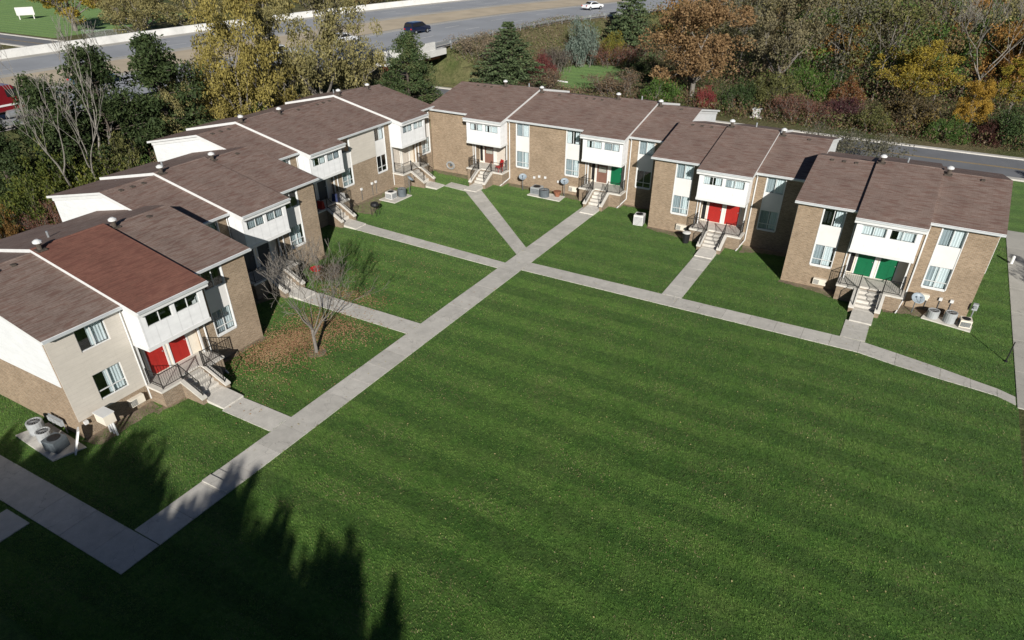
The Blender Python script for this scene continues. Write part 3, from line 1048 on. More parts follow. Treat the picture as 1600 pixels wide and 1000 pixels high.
def roof_bay(root, x0, x1, wf, raise_, thick, dz, mat, back_mat=None, wb=DEPTH + 0.4):
    r = raise_ + dz
    prof = [(wf, EAVE + PITCH * (wf + 0.4) + r), (HALF, roof_z(HALF) + r), (wb, roof_z(wb) + r),
            (wb, roof_z(wb) + r - thick), (HALF, roof_z(HALF) + r - thick), (wf, EAVE + PITCH * (wf + 0.4) + r - thick)]
    mb = MB()
    mb.extrude_profile(prof, x0, x1, [0, 2, 1, 1, 1, 1], 1)
    o = mb.build('roof', [mat, 'trim', back_mat or mat], root)
    # ridge caps
    rc = MB()
    zr = roof_z(HALF) + r
    rc.extrude_profile([(HALF - 0.16, zr - 0.028), (HALF, zr + 0.022), (HALF + 0.16, zr - 0.028)], x0 + 0.02, x1 - 0.02, [0, 0, 0], 0)
    rc.build('ridge_cap', mat, o)
    # gutter along the front eave
    g = MB()
    zf = prof[0][1]
    g.extrude_profile([(wf - 0.13, zf - 0.02), (wf - 0.004, zf - 0.02), (wf - 0.004, zf - 0.13), (wf - 0.09, zf - 0.13)], x0 + 0.01, x1 - 0.01, [0, 0, 0, 0], 0)
    g.build('gutter', 'gutter', o)
    return o

def downspout(root, x, z1, z0=0.15, kick=1.4, side=-0.25):
    mb = MB()
    pts = [(x, -0.32, z1), (x, -0.06, z1 - 0.28), (x, -0.06, z0 + 0.35), (x + side, -kick, z0 - 0.05)]
    mb.path(pts, 0.045, 6)
    return mb.build('downspout', 'trim', root)

def module(root, u0, dz, left='brick', right='brick', ext_l=0.0, ext_r=0.0, end_l=True, end_r=True, doors=('red', 'red'),
           roof=('shingle', 'shingle', 'shingle'), curtains=('split',) * 6, seed=0, right_len=None, blank_left=False,
           porch=True, rc=0.9):
    """one house unit: two bays and the projecting entry box between them."""
    L = LEN if right_len is None else right_len
    xa, xb = u0 - ext_l, u0 + L + ext_r
    top = 5.42 + dz
    s1 = (u0 + 1.5, u0 + 2.85)
    s2 = (u0 + 7.98, u0 + 9.33)
    bx0, bx1 = u0 + 3.6, u0 + 7.1
    holes_l = [] if blank_left else [(s1[0], s1[1], 1.45 + dz, 5.2 + dz)]
    if left == 'siding':
        holes_l = [(u0 + 1.3, u0 + 2.7, 4.05 + dz, 5.15 + dz), (u0 + 1.3, u0 + 2.7, 1.45 + dz, 2.82 + dz)]
    holes_r = [(s2[0], s2[1], 1.45 + dz, 5.2 + dz)]
    # brick walls
    w = MB()
    w.wall(xa, bx0, -0.5, top, 0.0, holes_l)
    w.wall(bx1, xb, -0.5, top, 0.0, holes_r)
    # entry recess cheeks and the wall below the box
    w.poly([(bx0, 0, -0.5), (bx0, rc, -0.5), (bx0, rc, top), (bx0, 0, top)])
    w.poly([(bx1, 0, -0.5), (bx1, 0, top), (bx1, rc, top), (bx1, rc, -0.5)])
    # back wall
    w.poly([(xb, DEPTH, -0.5), (xa, DEPTH, -0.5), (xa, DEPTH, top), (xb, DEPTH, top)])
    split = 2.95 + dz
    for x, on, s in ((xa, end_l, -1), (xb, end_r, 1)):
        if on:
            q = [(x, 0, -0.5), (x, DEPTH, -0.5), (x, DEPTH, split), (x, 0.12, split), (x, 0.12, top), (x, 0, top)]
            w.poly(q if s > 0 else q[::-1])
        else:
            q = [(x, 0, -0.5), (x, DEPTH, -0.5), (x, DEPTH, top), (x, HALF, roof_z(HALF) - 0.16 + dz), (x, 0, top)]
            w.poly(q if s > 0 else q[::-1])
    w.build('brick_wall', 'brick', root)
    for x, on, s in ((xa, end_l, -1), (xb, end_r, 1)):
        if not on:
            continue
        g = MB()
        x2 = x + 0.03 * s
        prof = [(0.1, split - 0.05), (DEPTH, split - 0.05), (DEPTH, top), (HALF, roof_z(HALF) - 0.16 + dz), (0.1, top + 0.02)]
        a = [(x2, p, q) for p, q in prof]
        g.poly(a if s > 0 else a[::-1])
        for k in range(5):
            k2 = (k + 1) % 5
            g.poly([(x, *prof[k]), (x2, *prof[k]), (x2, *prof[k2]), (x, *prof[k2])])
        g.build('gable_siding', 'white_siding', root)
        # rake board under the overhang
        rb = MB()
        xr0, xr1 = (x2, x2 + 0.05 * s) if s > 0 else (x2 + 0.05 * s, x2)
        rb.extrude_profile([(-0.05, roof_z(-0.05) - 0.17 + dz), (HALF, roof_z(HALF) - 0.17 + dz), (DEPTH + 0.05, roof_z(DEPTH + 0.05) - 0.17 + dz),
                            (DEPTH + 0.05, roof_z(DEPTH + 0.05) - 0.36 + dz), (HALF, roof_z(HALF) - 0.36 + dz), (-0.05, roof_z(-0.05) - 0.36 + dz)],
                           xr0, xr1, [0] * 6, 0)
        rb.build('rake_board', 'trim', root)
    # siding panels over the brick
    if left == 'siding':
        sp = MB()
        sp.wall(xa, bx0 - 0.02, 1.0 + dz, top - 0.2, -0.04, holes_l, 0.04, rim=0.04)
        sp.build('siding_panel', 'beige_siding', root)
    if left == 'half':
        sp = MB()
        sp.wall(xa, s1[0] - 0.0, 2.95 + dz, top - 0.2, -0.04, [], 0.04, rim=0.04)
        sp.build('siding_panel', 'beige_siding', root)
    if right == 'half':
        sp = MB()
        sp.wall(s2[1], xb, 2.95 + dz, top - 0.2, -0.04, [], 0.04, rim=0.04)
        sp.build('siding_panel', 'beige_siding', root)
    # frieze boards under the eaves
    fz = MB(); fz.box(xa, bx0 - 0.1, -0.07, -0.003, 5.21 + dz, 5.42 + dz); fz.build('frieze_board', 'trim', root)
    fz = MB(); fz.box(bx1 + 0.1, xb, -0.07, -0.003, 5.21 + dz, 5.42 + dz); fz.build('frieze_board', 'trim', root)
    # windows
    c = curtains
    if left == 'siding':
        add_window(root, u0 + 1.3, u0 + 2.7, 4.05 + dz, 5.15 + dz, -0.02, None, c[0], seed)
        add_window(root, u0 + 1.3, u0 + 2.7, 1.45 + dz, 2.82 + dz, -0.02, 1.88 + dz, c[1], seed + 1)
    elif not blank_left:
        add_strip(root, s1[0], s1[1], dz, c[0], c[1], seed)
    add_strip(root, s2[0], s2[1], dz, c[4], c[5], seed + 7)
    # projecting box
    yb = -1.2
    b0, b1 = 3.3 + dz, 5.36 + dz
    wn1 = (bx0 + 0.33, bx0 + 1.68, 4.38 + dz, 4.98 + dz)
    wn2 = (bx0 + 1.88, bx0 + 3.23, 4.38 + dz, 4.98 + dz)
    bm = MB()
    bm.wall(bx0, bx1, b0, b1, yb, [wn1, wn2], 0.1)
    bm.poly([(bx0, yb, b0), (bx0, yb, b1), (bx0, rc, b1 + 0.2), (bx0, rc, b0)])
    bm.poly([(bx1, yb, b0), (bx1, rc, b0), (bx1, rc, b1 + 0.2), (bx1, yb, b1)])
    bm.poly([(bx0, yb, b0), (bx0, rc, b0), (bx1, rc, b0), (bx1, yb, b0)])
    box = bm.build('entry_box', 'box_siding', root)
    lip = MB()
    lip.box(bx0 - 0.03, bx1 + 0.03, yb - 0.03, yb - 0.002, b0 - 0.08, b0 + 0.1)
    lip.box(bx0 - 0.03, bx0 - 0.002, yb - 0.002, 0.0, b0 - 0.08, b0 + 0.1)
    lip.box(bx1 + 0.002, bx1 + 0.03, yb - 0.002, 0.0, b0 - 0.08, b0 + 0.1)
    lip.build('lower_trim', 'trim', box)
    for wn, cc, k in ((wn1, c[2], 2), (wn2, c[3], 3)):
        add_window(box, wn[0], wn[1], wn[2], wn[3], yb, None, cc, seed + 20 + k, 0.03)
    # entry wall with two doors
    ze = 1.0 + dz
    d1 = (u0 + 4.15, u0 + 5.13, ze + 0.02, ze + 2.06)
    d2 = (u0 + 5.45, u0 + 6.43, ze + 0.02, ze + 2.06)
    ew = MB()
    ew.wall(bx0 + 0.005, bx1 - 0.005, ze - 0.02, b0, rc - 0.05, [d1, d2], 0.1)
    ew.build('entry_wall', 'cream_trim', root)
    tr = MB()
    for d in (d1, d2):
        tr.box(d[0] - 0.09, d[0], rc - 0.08, rc - 0.052, ze, ze + 2.14)
        tr.box(d[1], d[1] + 0.09, rc - 0.08, rc - 0.052, ze, ze + 2.14)
        tr.box(d[0], d[1], rc - 0.08, rc - 0.052, ze + 2.06, ze + 2.14)
    tr.build('door_surround', 'trim', root)
    add_door(root, *d1, rc - 0.03, doors[0])
    add_door(root, *d2, rc - 0.03, doors[1])
    sl = MB(); sl.box(bx0 + 0.08, bx0 + 0.36, rc - 0.075, rc - 0.053, ze + 0.15, ze + 2.0); sl.build('sidelight', 'near_black', root)
    lb = MB(); lb.lathe((u0 + 5.29, rc - 0.14, ze + 1.75), [(0.05, -0.1), (0.07, 0.0), (0.05, 0.1)], 8); lb.build('porch_lamp', 'curtain_white', root)
    # post at the left of the entry
    for px_ in (bx0 + 0.03, bx1 - 0.12):
        po = MB(); po.box(px_, px_ + 0.09, -0.02, 0.07, ze, b0); po.build('entry_post', 'trim', root)
    # roofs
    xo = 0.2
    roof_bay(root, xa - (xo if end_l else 0.0), u0 + 3.45, -0.4, 0.0, 0.14, dz, roof[0])
    rb_ = roof_bay(root, u0 + 3.452, u0 + 7.3, -1.5, 0.17, 0.31, dz, roof[1], 'shingle_old')
    roof_bay(root, u0 + 7.302, xb + (xo if end_r else 0.0), -0.4, 0.0, 0.14, dz, roof[2])
    add_roof_vent(root, u0 + 3.75, HALF - 0.35, 0.17 + dz)
    add_roof_vent(root, u0 + 7.6, HALF - 0.35, dz)
    add_roof_vent(root, u0 + 5.2, HALF + 1.6, 0.17 + dz, False)
    for k in range(4):
        bxv = MB()
        vx = u0 + (0.7 + 0.75 * k if k < 3 else 9.4)
        vz = roof_z(HALF - 0.5) + dz
        bxv.box(vx, vx + 0.2, HALF - 0.62, HALF - 0.4, vz - 0.06, vz + 0.07)
        bxv.build('box_vent', 'bark_dark', root)
    downspout(root, bx1 + 0.26, 5.36 + dz, 0.1 + dz * 0.3)
    ds = MB(); ds.tube((bx0 - 0.12, -0.06, 5.2 + dz), (bx0 - 0.12, -0.06, 0.2), 0.035, n=6); ds.build('downspout', 'trim', root)
    if porch:
        add_porch(root, bx0, dz, rc)

def wall_vent(root, x, z, pipe=True):
    mb = MB()
    mb.box(x - 0.09, x + 0.09, -0.13, -0.002, z - 0.09, z + 0.09, 0)
    if pipe:
        mb.tube((x, -0.05, z - 0.09), (x, -0.05, 0.15), 0.018, n=5, m=1)
    mb.build('wall_vent', ['trim', 'dark_grey'], root)

def wall_box(root, x, z, w, h, mat='cream_trim', d=0.22):
    mb = MB()
    mb.box(x, x + w, -d, -0.002, z, z + h, 0)
    for k in range(5):
        mb.box(x + 0.04, x + w * 0.45, -d - 0.012, -d, z + 0.05 + k * (h - 0.1) / 5, z + 0.05 + (k + 0.55) * (h - 0.1) / 5, 1)
    mb.build('wall_unit', [mat, 'dark_grey'], root)

LR = math.pi / 2    # left row faces +X

h = empty('town_house', (-29.5, 11.28, 0), LR)
module(h, 0, 0.0, left='siding', doors=('red', 'red'), roof=('shingle_old', 'shingle_red', 'shingle_old'),
       curtains=('twothird', 'twothird', 'none', 'none', 'none', 'split'), seed=1, rc=0.4)
wall_box(h, 2.35, 0.35, 0.75, 0.42)
wall_vent(h, 0.25, 0.85, False)
tag(h, 'nearest town house at left with a red-brown middle roof and red doors', 'house', 'town houses around the courtyard')

h = empty('town_house', (-34.4, 21.72, 0), LR)
module(h, 0, 0.12, doors=('navy', 'navy'), curtains=('grey', 'grey', 'grey', 'grey', 'none', 'split'), seed=2, rc=0.4)
tag(h, 'second town house from the left, partly shaded, behind the leafless courtyard tree', 'house', 'town houses around the courtyard')

h = empty('town_house', (-39.4, 32.6, 0), LR)
module(h, 0, 0.32, end_r=False, right='half', doors=('navy', 'navy'), curtains=('grey', 'grey', 'split', 'grey', 'none', 'split'), seed=3, ext_r=0.05, rc=0.4)
module(h, 10.9, 0.32, left='half', end_l=False, doors=('tan', 'tan'), right_len=9.55,
       curtains=('right', 'none', 'split', 'white', 'none', 'split'), seed=4, rc=0.4)
for x in (10.0, 11.4, 11.9):
    wall_vent(h, x, 1.1 + 0.1 * (x > 11), True)
tag(h, 'long double town house of the left row reaching the courtyard corner', 'house', 'town houses around the courtyard')

h = empty('town_house', (-38.2, 53.1, 0), 0)
module(h, 0, 0.18, ext_l=1.2, ext_r=0.5, end_r=False, doors=('storm', 'tan'), blank_left=True,
       curtains=('split', 'split', 'split', 'split', 'split', 'split'), seed=5)
module(h, 11.35, 0.18, end_l=False, doors=('storm', 'green'), curtains=('split', 'split', 'split', 'split', 'split', 'none'), seed=6)
wall_box(h, 13.4, 0.35, 0.75, 0.42)
for x in (9.9, 10.4, 11.0, 12.3):
    wall_vent(h, x, 0.95 + 0.08 * ((x * 10) % 3), False)
tag(h, 'long double town house at the far side with one brown and one green door', 'house', 'town houses around the courtyard')

h = empty('town_house', (-15.97, 49.3, 0), 0)
module(h, 0, 0.0, ext_l=0.15, doors=('red', 'red'), curtains=('split', 'split', 'split', 'split', 'split', 'split'), seed=8)
wall_box(h, 2.15, 0.3, 0.8, 0.42)
tag(h, 'town house in the right row with two red doors', 'house', 'town houses around the courtyard')

h = empty('town_house', (-5.02, 44.7, 0), 0)
module(h, 0, 0.04, doors=('green', 'green'), curtains=('right', 'split', 'white', 'split', 'split', 'split'), seed=9)
wall_box(h, 2.0, 0.3, 0.8, 0.4)
for x in (8.55, 9.25, 9.85):
    wall_vent(h, x, 0.95)
wall_box(h, 8.1, 0.75, 0.5, 0.35)
tag(h, 'rightmost town house with two green doors', 'house', 'town houses around the courtyard')

# soil strips along the house fronts
for k, pts in enumerate([
    [(-29.6, 11.0), (-28.5, 11.4), (-28.7, 14.7), (-29.45, 14.8), (-29.45, 11.3)],
    [(-28.3, 14.2), (-28.1, 15.9), (-28.5, 15.9), (-28.7, 14.3)],
    [(-33.2, 22.6), (-32.6, 26.0), (-34.3, 26.2), (-34.3, 22.4)],
    [(-36.6, 40.6), (-38.0, 43.5), (-38.4, 46.6), (-39.3, 46.6), (-39.3, 40.0)],
    [(-38.3, 52.3), (-34.8, 52.2), (-34.8, 53.0), (-39.3, 53.0)],
    [(-30.6, 52.3), (-25.5, 52.2), (-23.5, 52.0), (-23.3, 53.0), (-30.8, 53.0)],
    [(-16.1, 48.9), (-13, 48.3), (-12.6, 47.6), (-12.4, 49.2), (-16.1, 49.2)],
    [(-8.6, 47.8), (-7.4, 48.5), (-5.2, 48.8), (-5.2, 49.2), (-8.6, 49.2)],
    [(-5.1, 44.4), (-2.2, 43.9), (-1.7, 43.6), (-1.5, 44.6), (-5.1, 44.6)],
    [(1.4, 43.2), (2.6, 43.6), (5.9, 43.7), (6.1, 44.6), (1.2, 44.6)]]):
    blob('soil_bed', pts, 0.006 + 0.0003 * k, 'dirt', k, 0.1, 0.25)

# ------------------------------------------------------------------ small things by the houses
def condenser_round(loc, r, hgt, mat, label, ring='near_black'):
    t = empty('air_conditioner', loc)
    mb = MB()
    mb.lathe((0, 0, 0), [(r, 0.0), (r, hgt * 0.96), (r * 0.94, hgt), (r * 0.78, hgt), (r * 0.76, hgt - 0.06)], 18)
    mb.build('casing', mat, t)
    f = MB(); f.lathe((0, 0, hgt - 0.05), [(r * 0.74, 0), (r * 0.74, 0.012)], 16); f.build('fan_opening', ring, t)
    g = MB()
    for k in range(6):
        a = math.pi * k / 6
        g.tube((r * 0.76 * math.cos(a), r * 0.76 * math.sin(a), hgt - 0.01), (-r * 0.76 * math.cos(a), -r * 0.76 * math.sin(a), hgt - 0.01), 0.008, n=4)
    g.build('fan_grille', 'galv', t)
    return tag(t, label, 'air conditioner', 'air conditioners beside the houses')

def condenser_square(loc, w, hgt, mat, label, rz=0.0):
    t = empty('air_conditioner', loc, rz)
    mb = MB()
    mb.box(-w / 2, w / 2, -w / 2, w / 2, 0.04, hgt)
    mb.build('casing', mat, t)
    lv = MB()
    for k in range(7):
        z = 0.1 + k * (hgt - 0.2) / 7
        for s in (-1, 1):
            lv.box(-w / 2 + 0.04, w / 2 - 0.04, s * (w / 2 + 0.008) - 0.008, s * (w / 2 + 0.008) + 0.008, z, z + 0.03)
            lv.box(s * (w / 2 + 0.008) - 0.008, s * (w / 2 + 0.008) + 0.008, -w / 2 + 0.04, w / 2 - 0.04, z, z + 0.03)
    lv.build('louvre', 'dark_grey', t)
    f = MB(); f.lathe((0, 0, hgt + 0.004), [(w * 0.38, 0), (w * 0.38, 0.02), (w * 0.1, 0.05)], 14); f.build('fan_opening', 'near_black', t)
    return tag(t, label, 'air conditioner', 'air conditioners beside the houses')

def pad(pts, label):
    mb = MB()
    mb.hexa([(p[0], p[1], -0.1) for p in pts], [(p[0], p[1], 0.07) for p in pts])
    return tag(mb.build('equipment_pad', 'concrete_light'), label, 'concrete pad', 'concrete equipment pads')

def satellite_dish(loc, hgt, face, label, r=0.31):
    t = empty('satellite_dish', loc, face)
    p = MB(); p.tube((0, 0, -0.1), (0, 0, hgt), 0.03, n=8); p.build('mast', 'dark_grey', t)
    d = MB()
    n, rings = 18, 4
    axis = Vector((0, -math.cos(rad(52)), math.sin(rad(52))))
    a = Vector((1, 0, 0)); b = axis.cross(a)
    c0 = Vector((0, -0.08, hgt + 0.02))
    i0 = len(d.v)
    d.v.append(tuple(c0))
    for q in range(1, rings + 1):
        rr = r * q / rings
        for k in range(n):
            t_ = 2 * math.pi * k / n
            d.v.append(tuple(c0 + a * rr * 1.1 * math.cos(t_) + b * rr * math.sin(t_) + axis * 0.14 * (q / rings) ** 2))
    for k in range(n):
        d.f.append((0, 1 + k, 1 + (k + 1) % n)); d.m.append(0)
    for q in range(rings - 1):
        for k in range(n):
            k2 = (k + 1) % n
            d.f.append((1 + q * n + k, 1 + (q + 1) * n + k, 1 + (q + 1) * n + k2, 1 + q * n + k2)); d.m.append(0)
    o = d.build('reflector', 'dish', t, smooth=True)
    sm = o.modifiers.new('thickness', 'SOLIDIFY'); sm.thickness = 0.02
    e = MB()
    tip = c0 + axis * 0.42 - b * 0.1
    e.tube(c0 - b * r * 0.95 + axis * 0.12, tip, 0.014, n=5)
    e.tube(tip - a * 0.06, tip + a * 0.06, 0.045, n=8)
    e.build('feed_arm', 'dark_grey', t)
    return tag(t, label, 'satellite dish', 'satellite dishes on posts')

# nearest house, south wall
pad([(-32.6, 9.75), (-29.3, 9.55), (-28.9, 10.9), (-32.2, 11.1)], 'concrete pad with three air conditioners by the nearest house')
condenser_round((-31.9, 10.45, 0.07), 0.36, 0.62, 'grey_plastic', 'light grey round air conditioner with an open top, farthest left on the pad')
condenser_round((-31.0, 10.3, 0.07), 0.33, 0.52, 'grey_plastic', 'light grey round air conditioner in the middle of the left pad')
condenser_square((-29.9, 10.2, 0.07), 0.72, 0.6, 'dark_grey', 'dark grey square air conditioner on the left pad', 0.2)
t = empty('utility_cabinet', (-28.75, 12.1, 0))
mb = MB(); mb.box(-0.36, 0.36, -0.26, 0.26, 0.8, 1.3); mb.build('cabinet', 'cream_trim', t)
mb = MB(); mb.box(-0.39, 0.39, -0.29, 0.29, 1.302, 1.34); mb.build('lid', 'trim', t)
for x in (-0.25, 0.0, 0.25):
    mb = MB(); mb.tube((x, 0.1, -0.1), (x, 0.1, 0.8), 0.055, n=8); mb.build('conduit', 'trim', t)
tag(t, 'cream utility cabinet on white conduits at the corner of the nearest house', 'utility cabinet')
t = empty('gas_meter', (-31.2, 11.12, 0))
mb = MB(); mb.path([(-0.6, 0, -0.1), (-0.6, 0, 0.75), (0.5, 0, 0.75), (0.5, 0, -0.1)], 0.03); mb.build('pipework', 'galv', t)
for x in (-0.45, -0.15, 0.15, 0.4):
    mb = MB(); mb.box(x - 0.1, x + 0.1, -0.14, 0.02, 0.45, 0.72); mb.tube((x, -0.16, 0.58), (x, -0.14, 0.58), 0.07, n=10); mb.build('meter', 'grey_plastic', t)
tag(t, 'row of grey gas meters on the brick wall of the nearest house', 'gas meter')
mb = MB()
mb.hexa([(-29.2, 10.5, 0.0), (-28.85, 10.3, 0.0), (-28.8, 10.36, 0.0), (-29.15, 10.56, 0.0)],
        [(-29.3, 11.05, 0.95), (-28.95, 10.85, 0.95), (-28.9, 10.91, 0.95), (-29.25, 11.11, 0.95)])
tag(mb.build('leaning_panel', 'panel'), 'white panel leaning beside the dark grey air conditioner', 'panel')

# rightmost house
pad([(3.5, 43.45), (6.1, 42.95), (6.2, 43.75), (3.7, 44.3)], 'concrete pad before the rightmost house')
condenser_round((4.05, 43.85, 0.07), 0.34, 0.46, 'grey_plastic', 'low round air conditioner before the rightmost house')
condenser_round((4.95, 43.7, 0.07), 0.35, 0.62, 'grey_plastic', 'light grey round air conditioner before the rightmost house')
condenser_square((5.75, 43.5, 0.07), 0.6, 0.5, 'cream_trim', 'cream square air conditioner before the rightmost house', 0.1)
satellite_dish((2.95, 44.0, 0), 0.95, 0.5, 'grey-blue satellite dish by the downspout of the rightmost house', 0.36)
t = empty('electric_meter', (6.05, 44.55, 0))
mb = MB(); mb.tube((0, 0, -0.1), (0, 0, 1.1), 0.04); mb.build('conduit', 'galv', t)
mb = MB(); mb.box(-0.14, 0.14, -0.12, 0.1, 0.75, 1.15); mb.build('box', 'grey_plastic', t)
mb = MB(); mb.tube((0, -0.2, 0.98), (0, -0.12, 0.98), 0.1, n=12); mb.build('dial', 'galv', t)
tag(t, 'grey electric meter at the right corner of the rightmost house', 'electric meter')

# red-door house of the right row
condenser_square((-16.9, 49.4, 0), 0.75, 0.85, 'panel', 'white air conditioner left of the red-door house in the right row', 0.1)
t = empty('waste_bin', (-12.55, 47.7, 0))
mb = MB(); mb.lathe((0, 0, 0), [(0.24, 0.0), (0.29, 0.75)], 12); mb.build('body', 'near_black', t)
mb = MB(); mb.lathe((0, 0, 0.752), [(0.31, 0.0), (0.31, 0.05), (0.1, 0.1)], 12); mb.build('lid', 'panel', t)
tag(t, 'black bin with a white lid left of the red-door porch', 'waste bin')

# far double house
pad([(-27.9, 51.0), (-24.7, 50.9), (-24.8, 52.2), (-27.8, 52.3)], 'concrete pad before the far double house')
condenser_square((-27.3, 51.7, 0.07), 0.85, 0.62, 'grey_plastic', 'light grey square air conditioner before the far double house')
condenser_round((-26.4, 51.35, 0.07), 0.45, 0.6, 'dark_grey', 'dark grey round air conditioner before the far double house')
t = empty('clay_planter', (-25.4, 51.9, 0.07))
mb = MB(); mb.lathe((0, 0, 0), [(0.2, 0), (0.32, 0.38), (0.35, 0.38), (0.35, 0.45), (0.28, 0.45)], 12); mb.build('pot', 'rust', t)
tag(t, 'rusty red planter beside the air conditioners of the far double house', 'planter')
satellite_dish((-28.9, 52.0, 0), 1.15, 0.5, 'grey satellite dish on a post, left one before the far double house')
satellite_dish((-25.0, 52.4, 0), 1.25, 0.5, 'grey satellite dish on a post, right one before the far double house')
t = empty('hose_reel', (-37.2, 52.95, 0))
mb = MB()
for k in range(3):
    R0 = 0.36 - 0.05 * k
    pts = [(R0 * 1.3 * math.cos(a), -0.1 - 0.03 * k, 0.75 + R0 * math.sin(a)) for a in np.linspace(0, 2 * math.pi, 15)]
    mb.path(pts, 0.025, 5)
mb.build('coil', 'grey_plastic', t)
mb = MB(); mb.box(-0.08, 0.08, -0.14, 0.1, 0.7, 0.86); mb.build('bracket', 'dark_grey', t)
tag(t, 'coiled grey hose on the blank brick wall in the far corner', 'hose')
def porch_chair(loc, rz, mat, label):
    t = empty('porch_chair', loc, rz)
    for x in (-0.22, 0.22):
        for y in (-0.22, 0.22):
            mb = MB(); mb.tube((x, y, 0), (x * 0.95, y * 0.95, 0.42), 0.02, n=5); mb.build('leg', mat, t)
    mb = MB(); mb.box(-0.26, 0.26, -0.26, 0.26, 0.42, 0.46); mb.build('seat', mat, t)
    mb = MB(); mb.hexa([(-0.26, 0.24, 0.46), (0.26, 0.24, 0.46), (0.26, 0.28, 0.46), (-0.26, 0.28, 0.46)],
                       [(-0.24, 0.34, 0.98), (0.24, 0.34, 0.98), (0.24, 0.38, 0.98), (-0.24, 0.38, 0.98)]); mb.build('backrest', mat, t)
    return tag(t, label, 'chair')
porch_chair((-31.55, 52.35, 1.18), -0.5, 'red_plastic', 'dark red chair on the porch in the far corner')
condenser_square((-37.6, 44.3, 0.07), 0.7, 0.62, 'panel', 'white square air conditioner in front of the left row window')
condenser_round((-37.2, 45.3, 0.07), 0.38, 0.66, 'dark_grey', 'dark grey round air conditioner in front of the left row window')
satellite_dish((-37.2, 46.4, 0), 1.2, 2.2, 'grey satellite dish on a post near the courtyard corner')
pad([(-38.4, 43.6), (-36.7, 43.6), (-36.6, 45.9), (-38.3, 45.9)], 'concrete pad below the left row window near the courtyard corner')
# things on the cluttered porch of the left row
def tote(loc, s, mat, label, cat='bag'):
    t = empty('storage_bag', loc)
    mb = MB()
    mb.hexa([(-s * .45, -s * .3, 0), (s * .45, -s * .3, 0), (s * .45, s * .3, 0), (-s * .45, s * .3, 0)],
            [(-s * .36, -s * .2, s), (s * .4, -s * .18, s * .93), (s * .34, s * .2, s), (-s * .4, s * .2, s * .9)])
    mb.build('body', mat, t)
    mb = MB(); mb.path([(-s * .2, 0, s * .9), (-s * .15, 0, s * 1.2), (s * .15, 0, s * 1.2), (s * .2, 0, s * .9)], 0.015, 5); mb.build('strap', 'near_black', t)
    return tag(t, label, cat, 'bags on the cluttered porch')
tote((-38.6, 37.0, 1.32), 0.6, 'red_plastic', 'red bag on the cluttered porch of the left row')
tote((-38.55, 39.4, 1.32), 0.55, 'panel', 'white bag on the cluttered porch of the left row')
tote((-38.75, 38.85, 1.32), 0.6, 'blue_cloth', 'dark blue bag on the cluttered porch of the left row')
t = empty('barbecue', (-36.3, 40.6, 0))
for x in (-0.25, 0.25):
    for y in (-0.2, 0.2):
        mb = MB(); mb.tube((x, y, 0), (x, y, 0.7), 0.02, n=5); mb.build('leg', 'near_black', t)
mb = MB(); mb.lathe((0, 0, 0.68), [(0.12, 0.0), (0.34, 0.15), (0.36, 0.22), (0.3, 0.38), (0.1, 0.46)], 12); mb.build('bowl', 'near_black', t)
tag(t, 'black barbecue beside the cluttered porch of the left row', 'barbecue')
# red saucer by the second porch
t = empty('saucer_sled', (-32.6, 29.9, 0.35))
mb = MB(); mb.lathe((0, 0, 0), [(0.1, 0.0), (0.36, 0.03), (0.46, 0.13), (0.43, 0.13), (0.34, 0.06)], 16); mb.build('dish', 'red_plastic', t, smooth=True)
mb = MB(); mb.lathe((0, 0, -0.38), [(0.22, 0), (0.2, 0.38)], 10); mb.build('stand', 'wood', t)
tag(t, 'red plastic saucer by the porch of the second house from the left', 'saucer')

# post by the driveway
t = empty('marker_post', (7.85, 40.35, 0))
mb = MB(); mb.tube((0, 0, -0.2), (0.0, 0, 1.25), 0.035, 0.028, n=8); mb.build('pole', 'near_black', t)
mb = MB(); mb.tube((0, 0, 0), (0, 0, 0.06), 0.09, n=10); mb.build('base', 'near_black', t)
tag(t, 'thin black post at the edge of the driveway', 'post')
t = empty('bollard', (8.45, 55.3, 0.03))
mb = MB(); mb.lathe((0, 0, 0), [(0.11, 0), (0.11, 0.5), (0.06, 0.57)], 10); mb.build('body', 'trim', t)
tag(t, 'small white bollard on the driveway at the right edge', 'bollard')
# white utility box by the wood
t = empty('utility_box', (-17.3, 89.6, 0))
mb = MB(); mb.box(-0.4, 0.4, -0.3, 0.3, 0.06, 0.85); mb.build('cabinet', 'panel', t)
mb = MB(); mb.box(-0.5, 0.5, -0.4, 0.4, 0.852, 0.95); mb.build('lid', 'trim', t)
mb = MB(); mb.box(-0.75, 0.75, -0.6, 0.6, -0.1, 0.06); mb.build('plinth', 'concrete', t)
tag(t, 'white utility box at the edge of the wood', 'utility box')

